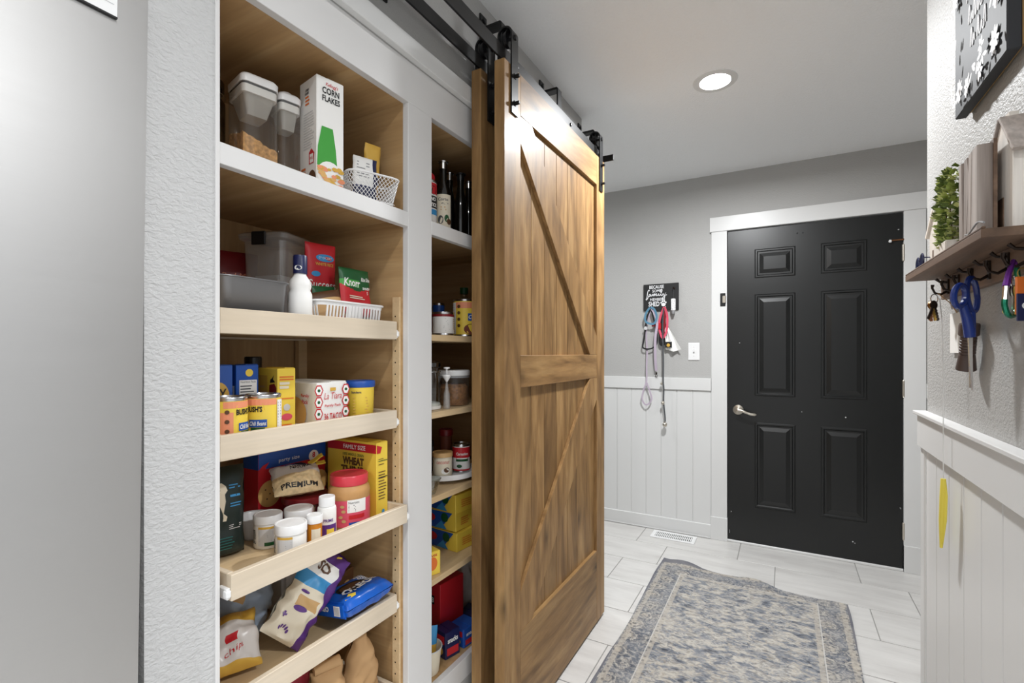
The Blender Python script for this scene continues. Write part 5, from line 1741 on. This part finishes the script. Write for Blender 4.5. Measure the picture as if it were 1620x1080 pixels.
MB().lathe([(0, -.016), (.010, -.016), (.012, -.0145)], (-.696 - O[0], 0, 1.298 - O[1]), 14, 'y').build('bee_body', 'p_gold', t)
def bells(t, b_):
    for x, zz, r_ in ((-.741, 1.030, .009), (-.732, .896, .013), (-.719, .747, .017)):
        bl = MB().lathe([(0, -r_), (r_ * .5, -r_ * .87), (r_ * .87, -r_ * .5), (r_, 0), (r_ * .87, r_ * .5), (r_ * .5, r_ * .87), (0, r_)], (x - b_[0], -.022, zz - b_[1]), 16).build('jingle_bell', 'nickel', t, smooth=True)
        MB().tube([(x - b_[0] + .004 * math.cos(a), -.022, zz - b_[1] + r_ + .003 + .004 * math.sin(a)) for a in [2 * PI * k / 10 for k in range(10)]], .001, 5, closed=True).build('bell_loop', 'nickel', bl)
strap('bell_strap', 'dark strap with three silver jingle bells hanging lowest', 'strap', [(HX2 - .001, HZ - .006, -.029), (-.733, 1.45, -.019), (-.732, 1.314, -.017), (-.730, 1.18, -.016), (-.730, 1.048, -.018), (-.726, .993, -.018), (-.728, .927, -.018), (-.724, .86, -.018), (-.718, .80, -.018), (-.717, .765, -.018)], 'p_slate', .009, extra=bells)
t = thing('bag_dispenser', 'white patterned waste bag holder on the black sign', 'dispenser', (-.6635, 3.471, 1.538))
MB().lathe([(.0135, 0), (.0155, .002), (.0155, .078), (.0135, .081), (0, .081)], seg=24).build('tube', 'white_plastic', t, smooth=True)
p = Print(t)
C_ = curl((0, 0), .0156, -PI / 2)
rg = random.Random(9)
for k in range(16):
    p.disc(C_, rg.uniform(-.02, .02), .006 + k * .0046, .0022, 'p_slate', .0014, n=7)
p.done()
MB().tube([(0, 0, .081), (0, -.002, .10), (0, .0, .135), (0, .001, .150)], .0010, 6).build('cord', 'p_slate', t)
MB().lathe([(0, 0), (.0125, 0), (.0125, -.003), (.008, -.022), (0, -.024)], (0, 0, -.0005), 16).build('bag_tail', 'p_grey', t, smooth=True)

# ================================================================== RIGHT WALL: CANVAS, LEDGE, HOOKS
cv = thing('canvas_sign', 'black canvas sign with white hand lettering and painted flowers', 'sign', (WR - .001, 1.305, 1.772))
MB().box(-.026, -.006, -.146, .146, 0, .40).build('canvas', 'canvas_black', cv, bevel=.002)
for y0, y1, z0, z1 in ((-.140, .140, .008, .028), (-.140, .140, .372, .392), (-.140, -.120, .028, .372), (.120, .140, .028, .372)):
    MB().box(-.006, 0, y0, y1, z0, z1).build('stretcher_bar', 'kraft_board', cv)
Cn = flat((-.026, 0, 0), (0, -1, 0), (0, 0, 1))
p = Print(cv)
def brush(pts, wid, name='lettering'):
    q = smooth_path(pts, 4)
    mb = MB().tube([Cn(x, y, .0012) for x, y in q], 0, flat=(wid / 2, .0006), nrm=(-1, 0, 0))
    mb.build(name, 'white_ink', cv)
rg = random.Random(12)
for row in range(5):
    y = .315 - row * .052
    x = -.085 + row * .012
    pts = []
    while x < .082 - row * .010:
        hgt = rg.choice((.016, .018, .034, .03))
        pts += [(x, y), (x + .005, y + hgt), (x + .009, y + hgt * .9), (x + .010, y + .002)]
        x += rg.uniform(.013, .018)
        if rg.random() < .14:
            brush(pts, .0032)
            pts = []
            x += .012
    if len(pts) > 3:
        brush(pts, .0032)
def leaf(cx, cy, ang, ln, wd):
    pts = []
    for k in range(12):
        a = 2 * PI * k / 12
        u, v = ln / 2 * math.cos(a), wd / 2 * math.sin(a) * (1 - .3 * math.cos(a))
        pts.append((cx + u * math.cos(ang) - v * math.sin(ang), cy + u * math.sin(ang) + v * math.cos(ang)))
    return pts
for cx, cy, n_, s_ in ((-.115, .05, 9, 1), (-.06, .035, 7, .8), (.02, .03, 7, .8), (.10, .045, 9, 1), (.115, .12, 7, .9), (.115, .20, 6, .8), (-.12, .25, 7, .9), (-.122, .33, 6, .8), (.11, .30, 8, 1), (.05, .065, 6, .7)):
    for k in range(n_):
        a = 2 * PI * k / n_ + rg.uniform(-.2, .2)
        p.poly(Cn, leaf(max(-.136, min(.136, cx + .012 * s_ * math.cos(a))), cy + .016 * s_ * math.sin(a), a, .022 * s_, .011 * s_), 'white_ink', name='painted_flowers')
for k in range(26):
    cx, cy = rg.choice((-1, 1)) * rg.uniform(.105, .134), rg.uniform(.02, .38)
    p.poly(Cn, leaf(cx, cy, rg.uniform(.9, 2.2), .024, .008), 'white_ink', name='painted_flowers')
for k in range(16):
    p.poly(Cn, leaf(rg.uniform(-.12, .12), rg.uniform(.014, .04), rg.uniform(0, 3), .022, .008), 'white_ink', name='painted_flowers')
p.done()

LZ = 1.432
lg = thing('wall_ledge', 'dark brown wooden wall ledge with a row of key hooks underneath', 'shelf', (WR, 1.343, LZ))
MB().box(-.086, 0, -.281, .281, 0, .015).build('board', 'ledge_wood', lg, bevel=.001)
MB().box(-.086, -.080, -.281, .281, .015, .019).build('front_lip', 'ledge_wood', lg, bevel=.001)
MB().box(-.016, -.001, -.272, .272, -.052, 0).build('hook_board', 'ledge_wood', lg, bevel=.001)
HKY = [.205, .125, .035, -.065, -.155, -.235]
for y in HKY:
    hk = MB().box(-.0195, -.016, y - .006, y + .006, -.044, -.008).build('hook', 'bronze', lg, bevel=.001)
    MB().tube([(-.018, y, -.036), (-.030, y, -.044), (-.042, y, -.040), (-.047, y, -.028), (-.046, y, -.020)], [.003, .0028, .0026, .0026, .004], 8).build('lower_prong', 'bronze', hk, smooth=True)
    MB().tube([(-.018, y, -.016), (-.032, y, -.014), (-.040, y, -.006)], [.003, .0026, .0036], 8).build('upper_prong', 'bronze', hk, smooth=True)

zl = LZ + .0155
t = thing('boxwood_plant', 'small green faux boxwood plant on the wall ledge', 'plant', (.321, 1.352, zl))
MB().box(-.030, .030, -.045, .045, 0, .030).build('planter', 'chalk_wood', t, bevel=.002)
lv = MB()
rg = random.Random(5)
for k in range(1000):
    a, zz = rg.uniform(0, 2 * PI), rg.uniform(.02, .185)
    rad = rg.uniform(.45, 1.0)
    tap = 1 - .35 * abs(zz - .09) / .1
    c0 = Vector((.031 * rad * tap * math.cos(a), .062 * rad * tap * math.sin(a), zz))
    d = Vector((math.cos(a), math.sin(a), rg.uniform(-.2, .9))).normalized()
    s1 = d.cross(Vector((rg.uniform(-1, 1), rg.uniform(-1, 1), 1))).normalized()
    ln, wd = rg.uniform(.013, .019), rg.uniform(.005, .0075)
    up_ = d.cross(s1) * .0015
    lv.add([c0, c0 + d * ln * .5 + s1 * wd + up_, c0 + d * ln, c0 + d * ln * .5 - s1 * wd + up_], [(0, 1, 2, 3)], k % 3)
pm('boxwood_light', (206, 212, 140), .55)
pm('boxwood_dark', (92, 110, 54), .6)
lv.build('leaves', ['boxwood', 'boxwood_light', 'boxwood_dark'], t)['kind'] = 'stuff'
for k in range(7):
    a = k * .9
    MB().tube([(.01 * math.cos(a), .02 * math.sin(a), .028), (.018 * math.cos(a), .036 * math.sin(a), .10), (.016 * math.cos(a), .034 * math.sin(a), .175)], .0012, 5).build('stem', 'stem_brown', t)
def house(label, loc, rz, w_, d_, h_, roof):
    t = thing('wooden_house', label, 'ornament', loc, rz, 'small wooden houses on the ledge')
    MB().prism([(-w_ / 2, 0), (w_ / 2, 0), (w_ / 2, h_), (0, h_ + roof), (-w_ / 2, h_)], lambda x, y, h: Vector((d_ / 2 - h, x, y)), d_).build('house_block', 'chalk_wood', t, bevel=.0015)
    sl_ = math.atan2(roof, w_ / 2)
    for s_ in (-1, 1):
        ln = (w_ / 2 + .010) / math.cos(sl_)
        mtx = Matrix.Translation((0, 0, h_ + roof + .0015)) @ Matrix.Rotation(-s_ * sl_, 4, 'X')
        MB().box(-d_ / 2 - .004, d_ / 2 + .004, 0 if s_ > 0 else -ln, ln if s_ > 0 else 0, 0, .007, mtx).build('roof_slab', 'driftwood' if w_ > .07 else 'chalk_wood', t, bevel=.001)
    MB().box(-d_ / 2 - .0015, -d_ / 2, -w_ * .13, w_ * .13, .0, h_ * .45).build('doorway', 'ledge_wood', t)
    MB().box(-w_ * .05, w_ * .08, w_ * .12, w_ * .3, h_ + roof * .4, h_ + roof + .018).build('chimney', 'chalk_wood', t)
house('small white wooden house left of the boxwood plant', (.331, 1.476, zl), 6, .060, .045, .085, .045)
house('tall cream wooden house behind the driftwood letter', (.3445, 1.137, zl), 0, .095, .036, .135, .06)
t = thing('letter_block', 'weathered grey wooden letter W standing on the ledge', 'ornament', (.3045, 1.176, zl + .0005), -2)
Wm = lambda x, y, h: Vector((-.012 + h, -x, y))
MB().prism([(-.058, .155), (-.056, .0), (-.030, .0), (-.040, .155)], Wm, .024).build('stroke', 'driftwood', t, bevel=.001)
MB().prism([(-.030, .0), (-.014, .0), (.004, .12), (-.008, .155), (-.026, .155)], lambda x, y, h: Vector((-.011 + h, -x, y)), .022).build('stroke', 'driftwood', t, bevel=.001)
MB().prism([(-.006, .0), (.014, .0), (.024, .155), (.006, .155)], lambda x, y, h: Vector((-.0115 + h, -x, y)), .023).build('stroke', 'driftwood', t, bevel=.001)
MB().prism([(.022, .0), (.058, .0), (.058, .155), (.030, .155)], Wm, .024).build('stroke', 'driftwood', t, bevel=.001)
MB().box(.008, .013, -.062, .062, 0, .16).build('backing', 'ledge_wood', t)
t = thing('twine_cord', 'thin grey cord lying along the front of the ledge', 'cord', (.2855, 1.10, zl + .0062))
MB().tube(smooth_path([(0, -.034, .004), (-.001, -.01, .010), (.0, .02, .006), (.001, .045, .001)], 5), .0016, 6).build('strand', 'p_grey', t)
MB().tube([(.003 * math.cos(a), .049 + .004 * math.sin(a), .001) for a in [2 * PI * k / 12 for k in range(12)]], .0012, 6, closed=True).build('loop_end', 'p_ltgrey', t)
t = thing('sunglasses', 'sunglasses with blue mirrored lenses at the far end of the ledge', 'glasses', (.2985, 1.560, zl + .001), 266)
for s_ in (-1, 1):
    fr_ = MB().tube([(s_ * .033 + .026 * math.cos(a), 0, .020 + .019 * math.sin(a)) for a in [2 * PI * k / 20 for k in range(20)]], .0018, 6, closed=True).build('lens_frame', 'p_navy', t, smooth=True)
    MB().prism([(s_ * .033 + .025 * math.cos(a), .020 + .018 * math.sin(a)) for a in [2 * PI * k / 20 for k in range(20)]], lambda x, y, h: Vector((x, -.0007 + h, y)), .0014).build('lens', 'blue_lens', fr_)
    MB().tube([(s_ * .058, 0, .026), (s_ * .060, .012, .025), (s_ * .050, .016, .016), (s_ * .030, .014, .006)], .0016, 6).build('temple', 'p_navy', t, smooth=True)
MB().tube([(-.009, 0, .026), (0, -.001, .030), (.009, 0, .026)], .0016, 6).build('bridge', 'p_navy', t, smooth=True)

def hook_at(i):
    return Vector((WR - .043, 1.343 + HKY[i], LZ - .040))
# scissors: blades down, hung by one handle
h3 = hook_at(3)
sc_ = thing('scissors', 'blue handled scissors hanging blades down from a ledge hook', 'scissors', (h3.x - .002, h3.y, h3.z - .004), 50)
def loop(cx, cz, a, b_, tilt, n=22):
    c_, s_ = math.cos(tilt), math.sin(tilt)
    return [(cx + a * math.cos(q) * c_ - b_ * math.sin(q) * s_, 0, cz + a * math.cos(q) * s_ + b_ * math.sin(q) * c_) for q in [2 * PI * k / n for k in range(n)]]
H1 = MB().tube(loop(.006, -.028, .017, .034, .15), .0052, 8, closed=True).build('handle', 'scissor_blue', sc_, smooth=True)
MB().tube(loop(-.034, -.032, .018, .022, -.5), .0056, 8, closed=True).build('handle', 'scissor_blue', sc_, smooth=True)
MB().tube([(-.024, 0, -.050), (-.012, -.001, -.075), (-.004, -.001, -.098), (-.002, -.001, -.112)], [.007, .009, .010, .009], 10).build('handle_shank', 'scissor_blue', H1, smooth=True)
MB().tube([(.008, .001, -.060), (.004, .001, -.078), (.0, .001, -.098), (0, .001, -.112)], [.006, .008, .010, .009], 10).build('handle_shank', 'scissor_blue', H1, smooth=True)
MB().prism([(-.010, -.110), (.002, -.110), (.005, -.216), (.003, -.216), (-.006, -.170)], lambda x, y, h: Vector((x, -.0026 + h, y)), .0022).build('blade', 'steel_bright', sc_)
MB().prism([(-.002, -.110), (.010, -.110), (.009, -.165), (.004, -.212), (.002, -.212)], lambda x, y, h: Vector((x, .0004 + h, y)), .0022).build('blade', 'steel_bright', sc_)
MB().lathe([(.005, -.004), (.005, .004)], (0, 0, -.104), 12, 'y').build('pivot_screw', 'steel_bright', sc_)
h5 = hook_at(5)
cb_ = thing('carabiner', 'green carabiner with a purple gate holding keys', 'carabiner', (h5.x + .004, h5.y - .004, h5.z + .006), 55)
MB().tube(smooth_path([(.022, 0, .004), (.006, 0, -.004), (-.012, 0, -.022), (-.016, 0, -.026)], 3)[:0] or smooth_path([(.020, 0, -.006), (.026, 0, -.022), (.026, 0, -.070), (.012, 0, -.090), (-.008, 0, -.090), (-.020, 0, -.076), (-.020, 0, -.066)], 5), .0042, 8).build('frame', 'carab_green', cb_, smooth=True)
MB().tube([(-.020, 0, -.066), (-.016, 0, -.044)], .0042, 8).build('gate_sleeve', 'steel_bright', cb_, smooth=True)
MB().tube([(-.016, 0, -.044), (-.006, 0, -.022), (.012, 0, .000), (.020, 0, -.006)], [.0050, .0042, .0036, .0036], 8).build('gate', 'carab_purple', cb_, smooth=True)
def keys(label, loc, rz, n_, mats, seed, ring=.011):
    t = thing('key_ring', label, 'keys', loc, rz)
    rg = random.Random(seed)
    MB().tube([(ring * math.cos(a), 0, -ring + ring * math.sin(a)) for a in [2 * PI * k / 18 for k in range(18)]], .0011, 6, closed=True).build('split_ring', 'steel_bright', t, smooth=True)
    for k in range(n_):
        mt = Matrix.Translation((rg.uniform(-.006, .006), -.004 + .0035 * k, -2 * ring + .004)) @ Matrix.Rotation(R(rg.uniform(-28, 28)), 4, 'Y')
        mbk = MB()
        mbk.lathe([(0, -.0009), (.0095, -.0009), (.0095, .0009), (0, .0009)], (0, 0, -.008), 14, 'y', m=mt)
        mbk.box(-.0032, .0032, -.0009, .0009, -.048, -.016, mt)
        for q in range(4):
            mbk.box(.0032, .0044, -.0009, .0009, -.046 + q * .007, -.042 + q * .007, mt)
        mbk.build('key', mats[k % len(mats)], t)
    return t
keys('bunch of brass keys on the green carabiner', (h5.x + .010, h5.y + .004, h5.z - .018), 60, 4, ('brass', 'nickel', 'bronze'), 3)
h0 = hook_at(0)
keys('cluster of dark keys on the hook farthest along the ledge', (h0.x, h0.y, h0.z - .003), 40, 5, ('bronze', 'copper', 'brass'), 8)
h1 = hook_at(1)
t = thing('paper_tag', 'blank white card tag hanging on the wall behind the scissors', 'tag', (WR - .006, 1.522, 1.245))
MB().box(-.0008, .0008, -.052, .056, 0, .096).build('card', 'white_paper', t)
MB().tube([(0, .0, .094), (-.012, .006, .12), (-.032, .018, .145)], .0012, 6).build('twine', 'p_kraft', t)
h2 = hook_at(2)
t = thing('flashlight', 'brown ribbed flashlight hanging behind the scissors', 'flashlight', (h2.x + .022, h2.y - .002, h2.z - .085), rot=(R(14), R(0), 0))
MB().lathe([(.0165, 0), (.0175, -.004), (.0175, -.024), (.0135, -.028)], seg=20).build('head', 'comb_brown', t, smooth=True)
MB().lathe([(.0130, -.028)] + [(r_, -.030 - .0062 * k - d) for k in range(6) for r_, d in ((.0140, 0), (.0140, .004), (.0126, .005))] + [(.0125, -.068)], seg=20).build('ribbed_grip', 'comb_brown', t, smooth=True, angle=30)
MB().lathe([(.0138, -.068), (.0140, -.070), (.0175, -.100), (.0165, -.102), (0, -.102)], seg=20).build('tail', 'comb_brown', t, smooth=True)
MB().tube([(0, 0, 0), (0, .002, .03), (-.018, .012, .085)], .0012, 6).build('lanyard', 'p_black', t)
h4 = hook_at(4)
t = thing('key_tag', 'orange and navy key fob tag hanging beside the carabiner', 'key fob', (h4.x + .018, h4.y - .085, h4.z - .010), 30)
MB().box(-.012, .012, -.002, .002, -.075, -.012).build('orange_leather', 'p_orange', t, bevel=.002)
MB().box(-.013, .013, -.004, -.002, -.085, -.040).build('navy_tab', 'p_navy', t, bevel=.001)
MB().lathe([(0, -.0042), (.005, -.0042), (.005, -.0055), (0, -.0055)], (0, 0, -.060), 12, 'y').build('white_dot', 'p_white', t)
MB().tube([(.008 * math.cos(a), 0, -.006 + .008 * math.sin(a)) for a in [2 * PI * k / 16 for k in range(16)]], .001, 6, closed=True).build('split_ring', 'brass', t)
t = thing('cat_toy', 'yellow feather toy dangling on a long white string by the wainscot', 'toy', (.333, 1.512, 1.385))
MB().tube([(.0, .03, -.008), (0, .012, -.06), (0, 0, -.20), (0, 0, -.445)], .0011, 6).build('string', 'string_white', t)
MB().tube([(0, 0, -.440), (0, -.003, -.48), (0, .004, -.54), (0, .018, -.61)], [.005, .0075, .0075, .003], 10).build('feather_body', 'toy_yellow', t, smooth=True)
fe = MB()
for k in range(16):
    zz = -.455 - .009 * k
    yy = -.002 + .0012 * k
    for s_ in (-1, 1):
        fe.add([(0, yy, zz), (-.001, yy + s_ * .014, zz - .012), (0, yy + s_ * .012, zz - .018), (.001, yy, zz - .008)], [(0, 1, 2, 3)])
fe.build('feather_barbs', 'toy_yellow', t)['kind'] = 'stuff'
